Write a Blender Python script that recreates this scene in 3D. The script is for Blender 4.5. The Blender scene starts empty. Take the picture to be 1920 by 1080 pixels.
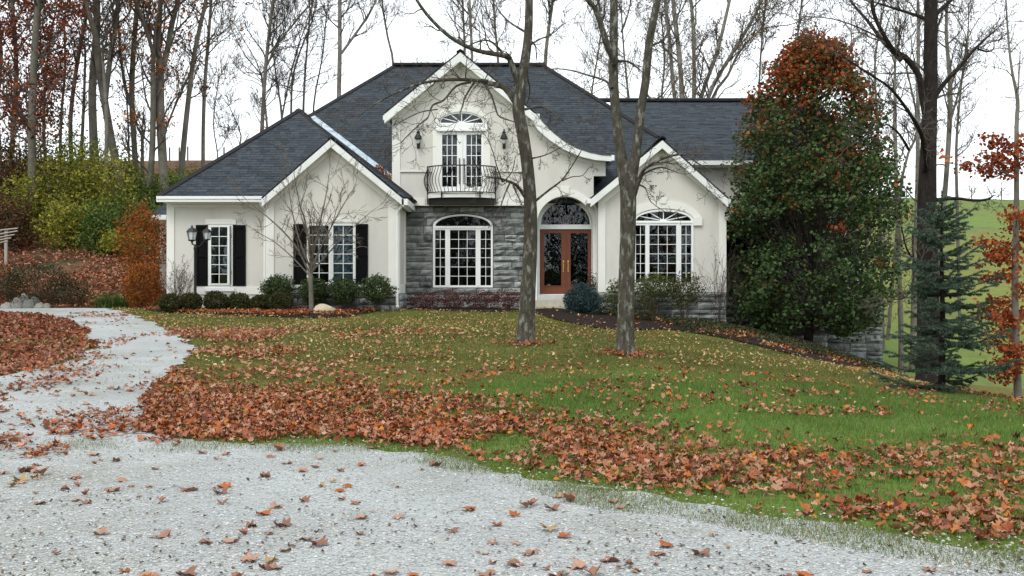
import bpy, math, random
import numpy as np
from mathutils import Vector, Matrix
from mathutils.geometry import tessellate_polygon, delaunay_2d_cdt
random.seed(7); RNG = np.random.default_rng(11)
R = math.radians
scene = bpy.context.scene
COL = scene.collection

# ------------------------------------------------------------------ camera, sky, sun, exposure
CAMZ = 1.5; FPX = 1920.0
cam_d = bpy.data.cameras.new('camera'); cam = bpy.data.objects.new('camera', cam_d); COL.objects.link(cam)
cam.location = (0, 0, CAMZ); cam.rotation_euler = (R(90), 0, 0)
cam_d.sensor_width = 36.0; cam_d.lens = 36.0 * FPX / 1920.0
cam_d.clip_start = 0.1; cam_d.clip_end = 3000
scene.camera = cam

SUN_EL, SUN_AZ = 52.0, 205.0          # soft sun behind the cloud, behind the camera's shoulder
world = bpy.data.worlds.new('World'); scene.world = world; world.use_nodes = True
wn = world.node_tree; wn.nodes.clear()
sky = wn.nodes.new('ShaderNodeTexSky'); sky.sky_type = 'NISHITA'; sky.sun_disc = False
sky.sun_elevation = R(SUN_EL); sky.sun_rotation = R(SUN_AZ); sky.air_density = 1.0; sky.dust_density = 3.0
cloud = wn.nodes.new('ShaderNodeMixRGB'); cloud.inputs[0].default_value = 0.93
cloud.inputs[2].default_value = (9.1, 9.6, 9.9, 1)     # even cloud cover over that sky
bgn = wn.nodes.new('ShaderNodeBackground'); bgn.inputs[1].default_value = 0.11
won = wn.nodes.new('ShaderNodeOutputWorld')
wn.links.new(sky.outputs[0], cloud.inputs[1]); wn.links.new(cloud.outputs[0], bgn.inputs[0]); wn.links.new(bgn.outputs[0], won.inputs[0])

sun_d = bpy.data.lights.new('sun', 'SUN'); sun_d.energy = 1.1; sun_d.angle = R(28); sun_d.color = (1.0, 0.97, 0.92)
sun = bpy.data.objects.new('sun', sun_d); COL.objects.link(sun)
_az = R(SUN_AZ); _el = R(SUN_EL)
sdir = Vector((math.sin(_az) * math.cos(_el), math.cos(_az) * math.cos(_el), math.sin(_el)))   # towards the sun
sun.rotation_euler = sdir.to_track_quat('Z', 'Y').to_euler(); sun.location = (0, -20, 40)

scene.view_settings.view_transform = 'Standard'; scene.view_settings.look = 'None'
scene.view_settings.exposure = 0.62; scene.view_settings.gamma = 1.0; scene.view_settings.use_curve_mapping = False
scene.render.resolution_x = 1024; scene.render.resolution_y = 576
scene.render.engine = 'CYCLES'
scene.cycles.max_bounces = 7; scene.cycles.transparent_max_bounces = 12; scene.cycles.diffuse_bounces = 3

# ------------------------------------------------------------------ picture directions -> places
def X(px, Y): return (px - 960.0) / FPX * Y
def Z(py, Y): return CAMZ + (540.0 - py) / FPX * Y
def P(px, py, Y): return (X(px, Y), Y, Z(py, Y))

# ------------------------------------------------------------------ terrain
def sstep(a, b, v):
    t = np.clip((np.asarray(v, float) - a) / (b - a), 0, 1); return t * t * (3 - 2 * t)
def vnoise(x, y, s, seed=0):
    """smooth value noise, vectorised"""
    x = np.asarray(x, float) / s; y = np.asarray(y, float) / s
    xi = np.floor(x); yi = np.floor(y); fx = x - xi; fy = y - yi
    fx = fx * fx * (3 - 2 * fx); fy = fy * fy * (3 - 2 * fy)
    def hsh(a, b):
        v = np.sin(a * 127.1 + b * 311.7 + seed * 74.7) * 43758.5453
        return v - np.floor(v)
    return (hsh(xi, yi) * (1 - fx) + hsh(xi + 1, yi) * fx) * (1 - fy) + (hsh(xi, yi + 1) * (1 - fx) + hsh(xi + 1, yi + 1) * fx) * fy
def H(x, y):
    x = np.asarray(x, float); y = np.asarray(y, float)
    z = np.interp(y, [-200, -60, -12, 4, 10, 33, 60], [9, 3.0, 0.0, 0, 0, 0.82, 0.9])
    drop = np.interp(x, [1.5, 2.9, 6.6, 9.1, 11.5, 15, 20, 40, 300], [0, .13, .55, 1.13, 1.88, 2.7, 3.2, 4.0, 6])
    g = np.interp(y, [8, 15, 22, 40], [0, .47, 1, 1])
    z = z - drop * g
    # pasture hill on the right
    zr = np.interp(y, [33, 40, 50, 130, 150, 175, 260, 600], [-2.2, -1.9, -.3, 13.0, 14.6, 14.8, 9, 5]) - 0.012 * np.clip(x - 45, -60, 200)
    wr = sstep(10.5, 15.5, x) * sstep(34, 42, y)
    z = z * (1 - wr) + zr * wr
    # wooded bank on the left, going on behind the house
    ys = np.interp(x, [-14, -11, -6, 10], [35.2, 37.5, 49, 52])
    bank = np.clip(y - ys, 0, None)
    bank = np.interp(bank, [0, 1.0, 24, 32, 60, 200], [0, .22, 8.0, 8.4, 6.0, 0])
    wl = 1 - sstep(6, 13, x)
    z = z + bank * wl
    z = z + (vnoise(x, y, 3.1, 3) - .5) * .05 * sstep(9, 14, y) + (vnoise(x, y, 9, 5) - .5) * .10 * sstep(12, 20, y) * (1 - sstep(27, 31, y) * (x > -12) * (x < 14))
    return z
def hz(x, y): return float(H(x, y))
def ground_at(px, py):
    ys = np.linspace(3.5, 120, 4000); xs = X(px, ys); zs = CAMZ + (540.0 - py) / FPX * ys
    below = zs <= H(xs, ys)
    i = int(np.argmax(below)) if below.any() else len(ys) - 1
    return (float(xs[i]), float(ys[i]), float(H(xs[i], ys[i])))

# ------------------------------------------------------------------ scene helpers
def tag(o, label=None, cat=None, group=None, kind=None):
    if label: o['label'] = label
    if cat: o['category'] = cat
    if group: o['group'] = group
    if kind: o['kind'] = kind
    return o
def empty(name, loc, label=None, cat=None, group=None):
    o = bpy.data.objects.new(name, None); o.location = loc; o.empty_display_size = .2
    COL.objects.link(o); return tag(o, label, cat, group)
def wloc(o):
    v = Vector((0, 0, 0))
    while o is not None: v = v + o.location; o = o.parent
    return v
def mesh_np(name, V, F, mat=None, cols=None, smooth=False):
    """V (n,3); F list of (m,k) int arrays; cols per vertex (n,3)"""
    me = bpy.data.meshes.new(name)
    V = np.asarray(V, np.float32).reshape(-1, 3)
    if not isinstance(F, list): F = [F]
    F = [np.asarray(f, np.int32) for f in F if len(f)]
    nl = sum(f.size for f in F); npoly = sum(len(f) for f in F)
    me.vertices.add(len(V)); me.vertices.foreach_set('co', V.ravel())
    me.loops.add(nl); me.loops.foreach_set('vertex_index', np.concatenate([f.ravel() for f in F]).astype(np.int32))
    me.polygons.add(npoly)
    tot = np.concatenate([np.full(len(f), f.shape[1], np.int32) for f in F])
    st = np.concatenate([[0], np.cumsum(tot)[:-1]]).astype(np.int32)
    me.polygons.foreach_set('loop_start', st)
    try: me.polygons.foreach_set('loop_total', tot)
    except Exception: pass
    if smooth: me.polygons.foreach_set('use_smooth', np.ones(npoly, bool))
    me.update(calc_edges=True)
    if cols is not None:
        a = me.color_attributes.new('Col', 'FLOAT_COLOR', 'POINT')
        c = np.ones((len(V), 4), np.float32); c[:, :3] = np.asarray(cols, np.float32).reshape(-1, 3)
        a.data.foreach_set('color', c.ravel())
    if mat: me.materials.append(mat)
    return me
def put(name, me, parent=None, loc=None):
    o = bpy.data.objects.new(name, me); COL.objects.link(o)
    if parent is not None: o.parent = parent
    if loc is not None: o.location = loc
    return o
class MB:
    """collects shapes given in world coordinates; build() makes ONE mesh object"""
    def __init__(s): s.v = []; s.f = []; s.c = []
    def add(s, v, f, col=None):
        b = len(s.v); s.v += [tuple(p) for p in v]; s.f += [tuple(i + b for i in q) for q in f]
        if col is not None: s.c += [col] * len(v)
        return s
    def box(s, x0, x1, y0, y1, z0, z1):
        return s.add([(x0, y0, z0), (x1, y0, z0), (x1, y1, z0), (x0, y1, z0), (x0, y0, z1), (x1, y0, z1), (x1, y1, z1), (x0, y1, z1)],
                     [(0, 3, 2, 1), (4, 5, 6, 7), (0, 1, 5, 4), (1, 2, 6, 5), (2, 3, 7, 6), (3, 0, 4, 7)])
    def prism(s, outer, holes, y0, y1, axis='y'):
        """polygon (with holes) in x,z pushed from y0 (front) to y1"""
        loops = [list(outer)] + [list(h) for h in holes]
        tri = tessellate_polygon([[Vector((a, b, 0)) for a, b in l] for l in loops])
        pts = [p for l in loops for p in l]; n = len(pts)
        v = [(a, y0, b) for a, b in pts] + [(a, y1, b) for a, b in pts]
        f = []
        for t in tri:
            a, b, c = [pts[i] for i in t]
            cr = (b[0] - a[0]) * (c[1] - a[1]) - (b[1] - a[1]) * (c[0] - a[0])
            if abs(cr) < 1e-12: continue
            t = tuple(t) if cr > 0 else (t[0], t[2], t[1])
            f.append(t); f.append((t[0] + n, t[2] + n, t[1] + n))
        k = 0
        for li, l in enumerate(loops):
            m = len(l); ar = sum(l[i][0] * l[(i + 1) % m][1] - l[(i + 1) % m][0] * l[i][1] for i in range(m))
            fl = (ar > 0) == (li == 0)
            for i in range(m):
                a, b = k + i, k + (i + 1) % m
                f.append((b, a, a + n, b + n) if fl else (a, b, b + n, a + n))
            k += m
        return s.add(v, f)
    def prism_path(s, prof, p0, p1):
        """profile prof = list of (u,w) swept straight from p0 to p1; u = sideways (horizontal), w = up"""
        p0 = Vector(p0); p1 = Vector(p1); d = (p1 - p0).normalized()
        side = Vector((d.y, -d.x, 0)).normalized() if abs(d.z) < .999 else Vector((1, 0, 0)); up = side.cross(d)
        if up.z < 0: up = -up
        n = len(prof); v = []
        for p in (p0, p1): v += [tuple(p + side * u + up * w) for u, w in prof]
        f = [tuple(range(n - 1, -1, -1)), tuple(range(n, 2 * n))]
        f += [(i, (i + 1) % n, n + (i + 1) % n, n + i) for i in range(n)]
        return s.add(v, f)
    def tube(s, pts, rad, sides=8, cap=True):
        pts = [Vector(p) for p in pts]; n = len(pts)
        rad = rad if isinstance(rad, (list, tuple)) else [rad] * n
        v = []; pu = None
        for i, p in enumerate(pts):
            d = (pts[min(i + 1, n - 1)] - pts[max(i - 1, 0)]).normalized()
            if pu is None: pu = d.orthogonal().normalized()
            u = (pu - d * pu.dot(d)).normalized(); w = d.cross(u); pu = u
            for k in range(sides):
                a = 2 * math.pi * k / sides
                v.append(tuple(p + (u * math.cos(a) + w * math.sin(a)) * rad[i]))
        f = [(i * sides + k, i * sides + (k + 1) % sides, (i + 1) * sides + (k + 1) % sides, (i + 1) * sides + k) for i in range(n - 1) for k in range(sides)]
        if cap: f += [tuple(range(sides - 1, -1, -1)), tuple(range((n - 1) * sides, n * sides))]
        return s.add(v, f)
    def lathe(s, cx, cy, prof, sides=16):
        v = []; n = len(prof)
        for r, z in prof:
            for k in range(sides):
                a = 2 * math.pi * k / sides; v.append((cx + r * math.cos(a), cy + r * math.sin(a), z))
        f = [(i * sides + k, i * sides + (k + 1) % sides, (i + 1) * sides + (k + 1) % sides, (i + 1) * sides + k) for i in range(n - 1) for k in range(sides)]
        f += [tuple(range(sides - 1, -1, -1)), tuple(range((n - 1) * sides, n * sides))]
        return s.add(v, f)
    def build(s, name, mat, parent=None, smooth=False, origin=None):
        off = wloc(parent) if parent is not None else Vector((0, 0, 0))
        o0 = Vector(origin) - off if origin is not None else Vector((0, 0, 0))
        me = bpy.data.meshes.new(name)
        sub = off + o0
        me.from_pydata([(a - sub.x, b - sub.y, c - sub.z) for a, b, c in s.v], [], s.f)
        if smooth:
            for p in me.polygons: p.use_smooth = True
        me.update()
        if s.c and len(s.c) == len(s.v):
            a = me.color_attributes.new('Col', 'FLOAT_COLOR', 'POINT')
            a.data.foreach_set('color', [q for c in s.c for q in (c[0], c[1], c[2], 1.0)])
        if mat: me.materials.append(mat)
        o = put(name, me, parent); o.location = o0
        return o

# ------------------------------------------------------------------ materials
MATS = {}
def M(name, col=(.5, .5, .5), rough=.75, var=.12, scale=6.0, bump=0.0, bscale=40.0, bdist=.01, spec=.3, orand=0.0, attr=False,
      col2=None, c2scale=3.0, c2lo=.5, c2hi=.65, metal=0.0, stretch=None, transl=0.0):
    if name in MATS: return MATS[name]
    m = bpy.data.materials.new(name); m.use_nodes = True; nt = m.node_tree; N = nt.nodes; L = nt.links
    b = N['Principled BSDF']; b.inputs['Roughness'].default_value = rough; b.inputs['Metallic'].default_value = metal
    b.inputs['Specular IOR Level'].default_value = spec
    tc = N.new('ShaderNodeTexCoord'); vec = tc.outputs['Object']
    if stretch:
        mp = N.new('ShaderNodeMapping'); mp.inputs['Scale'].default_value = stretch; L.new(vec, mp.inputs[0]); vec = mp.outputs[0]
    if attr:
        at = N.new('ShaderNodeVertexColor'); at.layer_name = 'Col'; c = at.outputs[0]
    else:
        rg = N.new('ShaderNodeRGB'); rg.outputs[0].default_value = (*col, 1); c = rg.outputs[0]
    if col2 is not None:
        n2 = N.new('ShaderNodeTexNoise'); n2.inputs['Scale'].default_value = c2scale; n2.inputs['Detail'].default_value = 6; n2.inputs['Roughness'].default_value = .65; L.new(vec, n2.inputs['Vector'])
        mr = N.new('ShaderNodeMapRange'); mr.inputs[1].default_value = c2lo; mr.inputs[2].default_value = c2hi; L.new(n2.outputs[0], mr.inputs[0])
        mx = N.new('ShaderNodeMixRGB'); L.new(mr.outputs[0], mx.inputs[0]); L.new(c, mx.inputs[1]); mx.inputs[2].default_value = (*col2, 1); c = mx.outputs[0]
    if var > 0:
        nz = N.new('ShaderNodeTexNoise'); nz.inputs['Scale'].default_value = scale; nz.inputs['Detail'].default_value = 5; nz.inputs['Roughness'].default_value = .6; L.new(vec, nz.inputs['Vector'])
        mr = N.new('ShaderNodeMapRange'); mr.inputs[1].default_value = .25; mr.inputs[2].default_value = .75; mr.inputs[3].default_value = 1 - var; mr.inputs[4].default_value = 1 + var; L.new(nz.outputs[0], mr.inputs[0])
        mu = N.new('ShaderNodeVectorMath'); mu.operation = 'SCALE'; L.new(c, mu.inputs[0]); L.new(mr.outputs[0], mu.inputs['Scale']); c = mu.outputs[0]
    if orand > 0:
        oi = N.new('ShaderNodeObjectInfo'); mr = N.new('ShaderNodeMapRange'); mr.inputs[3].default_value = 1 - orand; mr.inputs[4].default_value = 1 + orand; L.new(oi.outputs['Random'], mr.inputs[0])
        mu = N.new('ShaderNodeVectorMath'); mu.operation = 'SCALE'; L.new(c, mu.inputs[0]); L.new(mr.outputs[0], mu.inputs['Scale']); c = mu.outputs[0]
    L.new(c, b.inputs['Base Color'])
    if bump > 0:
        nb = N.new('ShaderNodeTexNoise'); nb.inputs['Scale'].default_value = bscale; nb.inputs['Detail'].default_value = 6; nb.inputs['Roughness'].default_value = .65; L.new(vec, nb.inputs['Vector'])
        bp = N.new('ShaderNodeBump'); bp.inputs['Strength'].default_value = bump; bp.inputs['Distance'].default_value = bdist; L.new(nb.outputs[0], bp.inputs['Height']); L.new(bp.outputs[0], b.inputs['Normal'])
    if transl > 0:
        out = N['Material Output']; tr = N.new('ShaderNodeBsdfTranslucent'); ms = N.new('ShaderNodeMixShader'); ms.inputs[0].default_value = transl
        L.new(c, tr.inputs[0]); L.new(b.outputs[0], ms.inputs[1]); L.new(tr.outputs[0], ms.inputs[2]); L.new(ms.outputs[0], out.inputs[0])
    MATS[name] = m; return m
def glass(name, tint=(.62, .68, .68), wav=.0):
    m = bpy.data.materials.new(name); m.use_nodes = True; nt = m.node_tree; N = nt.nodes; L = nt.links; N.remove(N['Principled BSDF'])
    out = N['Material Output']; tr = N.new('ShaderNodeBsdfTransparent'); tr.inputs[0].default_value = (*tint, 1)
    gl = N.new('ShaderNodeBsdfGlossy'); gl.inputs['Roughness'].default_value = .015; gl.inputs[0].default_value = (.9, .95, 1, 1)
    fr = N.new('ShaderNodeFresnel'); fr.inputs[0].default_value = 1.56
    ms = N.new('ShaderNodeMixShader'); L.new(fr.outputs[0], ms.inputs[0]); L.new(tr.outputs[0], ms.inputs[1]); L.new(gl.outputs[0], ms.inputs[2]); L.new(ms.outputs[0], out.inputs[0])
    tc = N.new('ShaderNodeTexCoord'); nb = N.new('ShaderNodeTexNoise'); nb.inputs['Scale'].default_value = 1.8; nb.inputs['Detail'].default_value = 2; L.new(tc.outputs['Object'], nb.inputs['Vector'])
    bp = N.new('ShaderNodeBump'); bp.inputs['Strength'].default_value = .35 + wav; bp.inputs['Distance'].default_value = .012 + wav * .05; L.new(nb.outputs[0], bp.inputs['Height'])
    L.new(bp.outputs[0], gl.inputs['Normal'])
    return m
M('stucco', (.62, .605, .555), .9, .05, 1.2, .35, 120, .006, .15, col2=(.53, .515, .46), c2scale=.9, c2lo=.5, c2hi=.8, stretch=(1.6, 1.6, .45))
M('trim', (.76, .755, .70), .8, .04, 1.5, .15, 120, .004, .2)
M('white', (.80, .815, .80), .45, .04, 2.0, spec=.4)
M('fascia', (.74, .755, .735), .55, .10, 2.5, spec=.35, col2=(.5, .53, .46), c2scale=5, c2lo=.6, c2hi=.85)
M('shingle', (.05, .06, .07), .9, .35, 14, .5, 160, .004, .2, attr=True)
M('roof_base', (.022, .025, .03), .9, .2, 5)
M('ridge', (.016, .015, .018), .9, .3, 12, .4, 60)
M('metal', (.42, .50, .56), .42, .15, 3, spec=.5, metal=.35, col2=(.25, .29, .31), c2scale=4)
M('stone', (.27, .285, .275), .92, .38, 7.5, 1.0, 22, .03, .2, orand=.42, col2=(.16, .17, .165), c2scale=4.5, c2lo=.45, c2hi=.7)
M('mortar', (.115, .12, .115), .95, .2, 20, .4, 60)
M('concrete', (.43, .40, .32), .9, .14, 5, .25, 50, .008, .2, col2=(.30, .28, .22), c2scale=2.5)
M('threshold', (.50, .52, .48), .7, .08, 5)
M('shutter', (.004, .004, .005), .7, .2, 8, spec=.10)
M('iron', (.011, .011, .012), .5, .2, 20, spec=.35)
M('doorwood', (.155, .045, .022), .45, .16, 6, .15, 40, spec=.4, stretch=(9, 9, 1.2))
M('brass', (.75, .50, .16), .25, .05, 5, metal=.9)
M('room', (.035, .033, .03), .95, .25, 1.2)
M('sky_reflection_panel', (.40, .56, .68), .85, .12, 2.0, col2=(.16, .24, .32), c2scale=1.3, c2lo=.42, c2hi=.62)  # reflected sky painted as a mottled pale blue
M('curtain', (.20, .23, .215), .9, .15, 2.5, stretch=(6, 6, .4))
M('lampglass', (.55, .60, .60), .1, .1, 5, spec=.6)
M('leading', (.20, .17, .145), .7, .1, 5)
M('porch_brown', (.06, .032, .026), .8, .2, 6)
MATS['glass'] = glass('glass'); MATS['glass_old'] = glass('glass_old', (.5, .55, .55), .25)
# ------------------------------------------------------------------ the house
house = empty('house', (0, 34, .8), 'large cream stucco house with grey stone panel, dark shingled hip roof and red double door', 'house')
YL, YG, YS, YT, YE, YB, YW = 32.5, 31.9, 34.0, 33.75, 34.4, 33.0, 36.2
def pq(pts, Y): return [(X(a, Y), Z(b, Y)) for a, b in pts]
def prect(a0, b0, a1, b1, Y): return pq([(a0, b1), (a1, b1), (a1, b0), (a0, b0)], Y)
def arch_px(cx, hw, base, top, n=18, a0=0, a1=180):
    return [(cx + hw * math.cos(R(a0 + (a1 - a0) * i / n)), base - (base - top) * math.sin(R(a0 + (a1 - a0) * i / n))) for i in range(n + 1)]
def archhole(cx, hw, base, top, bottom, Y): return pq([(cx - hw, bottom), (cx + hw, bottom)] + arch_px(cx, hw, base, top), Y)
def wpart(name, outer, holes, Y, d0, d1, mat, parent=house):
    return MB().prism(pq(outer, Y), [pq(h, Y) if isinstance(h[0][0], (int, float)) and abs(h[0][0]) > 100 else h for h in holes], Y + d0, Y + d1).build(name, MATS[mat], parent)
def rectpx(a0, b0, a1, b1): return [(a0, b1), (a1, b1), (a1, b0), (a0, b0)]
def trim(a0, b0, a1, b1, Y, proud=.03, mat='trim', name='trim_board', parent=house, back=.0):
    return wpart(name, rectpx(a0, b0, a1, b1), [], Y, -proud, back - .004, mat, parent)

# --- roof planes with real shingle courses
def clip2(poly, a, b, c):
    out = []
    for i in range(len(poly)):
        p, q = poly[i], poly[(i + 1) % len(poly)]
        dp = a * p[0] + b * p[1] - c; dq = a * q[0] + b * q[1] - c
        if dp >= 0: out.append(p)
        if (dp >= 0) != (dq >= 0):
            t = dp / (dp - dq); out.append((p[0] + (q[0] - p[0]) * t, p[1] + (q[1] - p[1]) * t))
    return out
def roof_plane(pts, parent=house, name='roof', shingles=True, thick=.05, seed=1):
    P3 = [Vector(p) for p in pts]
    n = Vector((0, 0, 0))
    for i in range(len(P3)): n += P3[i].cross(P3[(i + 1) % len(P3)])
    n.normalize()
    if n.z < 0: P3.reverse(); n = -n
    mb = MB(); k = len(P3)
    mb.add([tuple(p) for p in P3] + [tuple(p - n * thick) for p in P3],
           [tuple(range(k)), tuple(range(2 * k - 1, k - 1, -1))] + [((i + 1) % k, i, i + k, (i + 1) % k + k) for i in range(k)])
    ro = mb.build(name, MATS['roof_base'], parent)
    if not shingles: return ro
    rg = random.Random(seed)
    u = Vector((n.y, -n.x, 0)).normalized()
    if u.length < .5: u = Vector((1, 0, 0))
    v = n.cross(u)
    if v.z < 0: v = -v; u = -u
    if u.cross(v).dot(n) < 0: u = -u
    o = P3[0]
    poly = [((p - o).dot(u), (p - o).dot(v)) for p in P3]
    ar = sum(poly[i][0] * poly[(i + 1) % k][1] - poly[(i + 1) % k][0] * poly[i][1] for i in range(k))
    if ar < 0: poly.reverse()
    u0, u1 = min(p[0] for p in poly), max(p[0] for p in poly); v0, v1 = min(p[1] for p in poly), max(p[1] for p in poly)
    sm = MB(); ex = .145; r = 0; vv = v0
    while vv < v1:
        a = u0 - rg.random() * .3
        rowc = rg.uniform(.93, 1.07)
        while a < u1:
            w = rg.choice((.16, .2, .26, .32, .42)); q = [(a, vv), (a + w - .006, vv), (a + w - .006, vv + ex + .02), (a, vv + ex + .02)]
            for i in range(k):
                p0, p1 = poly[i], poly[(i + 1) % k]
                q = clip2(q, -(p1[1] - p0[1]), p1[0] - p0[0], -(p1[1] - p0[1]) * p0[0] + (p1[0] - p0[0]) * p0[1])
                if len(q) < 3: break
            if len(q) >= 3:
                lift = .007 if rg.random() < .6 else .013
                pts3 = [o + u * s + v * t + n * (.003 + lift * (1 - (t - vv) / (ex + .02))) for s, t in q]
                g = rg.choice((.72, .86, .95, 1.0, 1.08, 1.2)) * .95
                c = (.041 * g, .050 * g, .060 * g) if rg.random() < .85 else (.047 * g, .053 * g, .060 * g)
                m = len(pts3); vs = [tuple(p) for p in pts3]; fs = [tuple(range(m))]
                low = [i for i in range(m) if q[i][1] < vv + .004]
                if len(low) == 2:
                    i, j = low
                    if j - i != 1: i, j = j, i
                    vs += [tuple(pts3[i] - n * lift), tuple(pts3[j] - n * lift)]; fs.append((j, i, m, m + 1))
                sm.add(vs, fs, c)
            a += w
        vv += ex; r += 1
    s = sm.build('shingles', MATS['shingle'], ro); s['kind'] = 'stuff'
    return ro
def cap(p0, p1, w=.13, t=.035, name='ridge_cap', parent=house, mat='ridge'):
    return MB().prism_path([(-w, -.07), (0, 0), (w, -.07), (w, -.07 + t), (0, t), (-w, -.07 + t)], p0, p1).build(name, MATS[mat], parent)

zE = Z(370, 32.1); PK = (-7.54, 36.2, 7.78)
# left wing: hip end towards us
roof_plane([(-11.15, 32.1, zE), (-3.13, 32.1, zE), PK], seed=1)
roof_plane([(-11.15, 32.1, zE), PK, (-7.54, 44, 7.78), (-11.15, 44, zE)], seed=2)
roof_plane([(-3.13, 32.1, zE), (-3.13, 34.0, zE), (-7.54, 38.02, 7.78), PK], seed=3)
cap((-11.15, 32.1, zE + .03), (PK[0], PK[1], PK[2] + .03)); cap((-3.13, 32.1, zE + .01), (PK[0], PK[1], PK[2] + .02), .08, .025); cap((PK[0], PK[1], PK[2] + .05), (-7.54, 39, 7.83))
# main hip roof
SM = .864
def mz(y): return 4.35 + SM * (y - 34)
def mp(x, y): return (x, y, mz(y))
roof_plane([mp(-8.5, 34), mp(-3.86, 34), mp(-3.86, 41), mp(-4.7, 41), mp(-8.5, 37.2)], seed=4)
roof_plane([mp(-3.86, 37.0), mp(.62, 37.0), mp(.62, 41), mp(-3.86, 41)], seed=5)
roof_plane([mp(.62, 34), mp(5.3, 34), mp(5.3, 37.0), mp(1.28, 41), mp(.62, 41)], seed=6)
roof_plane([mp(5.3, 37), mp(1.28, 41), (5.3, 45, mz(37))], seed=7)
roof_plane([mp(-8.5, 37.2), mp(-4.7, 41), (-8.5, 44.8, mz(37.2))], seed=8)
roof_plane([(-8.5, 44.8, mz(37.2)), mp(-4.7, 41), mp(1.28, 41), (5.3, 45, mz(37))], shingles=False)
cap((-4.75, 41, 10.46), (1.33, 41, 10.46), .16, .07); cap(mp(-8.5, 37.2), (-4.7, 41, 10.43)); cap((5.3, 37, mz(37) + .03), (1.28, 41, 10.43))
# valley metal between wing and main roof
va, vb = Vector((-7.54, 37.97, 7.78)), Vector((-3.62, 34.42, mz(34.42)))
vnm = Vector((0, -SM, 1)).normalized(); dv = (vb - va).normalized(); sv = vnm.cross(dv).normalized()
if sv.x < 0: sv = -sv
MB().add([tuple(va + vnm * .03), tuple(vb + vnm * .03), tuple(vb + vnm * .035 + sv * .26), tuple(va + vnm * .035 + sv * .26),
          tuple(va), tuple(vb), tuple(vb + sv * .26), tuple(va + sv * .26)],
         [(0, 1, 2, 3), (7, 6, 5, 4), (0, 4, 5, 1), (1, 5, 6, 2), (2, 6, 7, 3), (3, 7, 4, 0)]).build('valley_flashing', MATS['metal'], house)
# tower gable
yF = 33.38; tpk = (X(863, yF), Z(95, yF)); tl = (X(720, yF), Z(212, yF)); tr = (X(1005, yF), Z(212, yF))
roof_plane([(tl[0], yF, tl[1]), (tpk[0], yF, tpk[1]), (tpk[0], 39.8, tpk[1]), (tl[0], 37.4, tl[1])], seed=9, thick=.04)
roof_plane([(tr[0], yF, tr[1]), (tpk[0], yF, tpk[1]), (tpk[0], 39.8, tpk[1]), (tr[0], 37.4, tr[1])], seed=10, thick=.04)
cap((tpk[0], yF + .05, tpk[1] + .04), (tpk[0], 39.8, tpk[1] + .04))
# left gable
yG = 31.55; gpk = (X(620, yG), Z(258, yG)); gl = (X(490, yG), Z(371, yG)); gr = (X(757, yG), Z(371, yG))
roof_plane([(gl[0], yG, gl[1]), (gpk[0], yG, gpk[1]), (gpk[0], 34.3, gpk[1]), (gl[0], 32.4, gl[1])], seed=11, thick=.04)
roof_plane([(gr[0], yG, gr[1]), (gpk[0], yG, gpk[1]), (gpk[0], 34.3, gpk[1]), (gr[0], 33.95, gr[1])], seed=12, thick=.04)
cap((gpk[0], yG + .03, gpk[1] + .03), (gpk[0], 34.2, gpk[1] + .03), .10, .03)
# bay gable
yB = 32.65; bpk = (X(1242, yB), Z(260, yB)); bl = (X(1107, yB), Z(371, yB)); br = (X(1366, yB), Z(371, yB))
roof_plane([(bl[0], yB, bl[1]), (bpk[0], yB, bpk[1]), (bpk[0], 36.19, bpk[1]), (bl[0], 36.19, bl[1])], seed=13, thick=.04)
roof_plane([(br[0], yB, br[1]), (bpk[0], yB, bpk[1]), (bpk[0], 36.19, bpk[1]), (br[0], 36.19, br[1])], seed=14, thick=.04)
cap((bpk[0], yB - .03, bpk[1] + .05), (bpk[0], 36.1, bpk[1] + .05), .12, .05)
# right wing
roof_plane([(4.2, 35.8, 5.94), (12.3, 35.8, 5.94), (12.3, 41, 8.97), (4.2, 41, 8.97)], seed=15)
roof_plane([(4.2, 46.2, 5.94), (12.3, 46.2, 5.94), (12.3, 41, 8.97), (4.2, 41, 8.97)], shingles=False)
cap((2.9, 41, 9.03), (12.3, 41, 9.03), .16, .08)
# annex roof at far left
roof_plane([(-13.35, 37.7, Z(403, 37.7)), (-10.9, 37.7, Z(403, 37.7)), (-10.9, 40.5, 5.9), (-12.2, 40.5, 5.9)], seed=16)

# --- walls
W1 = rectpx(391, 422, 437, 536); W2 = rectpx(576, 419, 666, 533)
wpart('wall', rectpx(313, 379, 505, 600), [W1], YL, 0, .2, 'stucco')
MB().box(X(313, YL), X(313, YL) + .2, YL + .2, 45, .2, zE).build('wall', MATS['stucco'], house)
wpart('wall', [(498, 600), (747, 600), (747, 372), (620, 266), (498, 372)], [W2], YG, 0, .2, 'stucco')
gx = X(747, YG); MB().box(gx - .2, gx, YG + .2, 34.2, .2, 4.32).build('wall', MATS['stucco'], house)
glx = X(498, YG); MB().box(glx, glx + .2, YG + .2, YL + .1, .2, 4.3).build('wall', MATS['stucco'], house)
D1 = pq([(827, 366), (906, 366), (906, 246), (908, 232)] + arch_px(865.5, 42.5, 232, 210.5, 14)[1:-1] + [(823, 232), (827, 246)], YT)
PORT = [(1007, 600), (1111.5, 600)] + arch_px(1059.2, 52.2, 421, 368.5, 22)
swoop_lo = [(1009, 244), (1028, 262), (1058, 282), (1087, 294), (1116, 301), (1135.5, 303)]
tower_out = [(735, 386), (735, 217), (863, 108), (993, 222)] + swoop_lo + [(1135.5, 330), (1113, 330), (1113, 366), (1118, 366), (1118, 590), (990, 590), (990, 386)]
MB().prism(pq(tower_out, YT), [D1, pq([(1007, 580), (1111.5, 580)] + arch_px(1059.2, 52.2, 421, 368.5, 22), YT)], YT, YT + .22).build('wall', MATS['stucco'], house)
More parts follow.
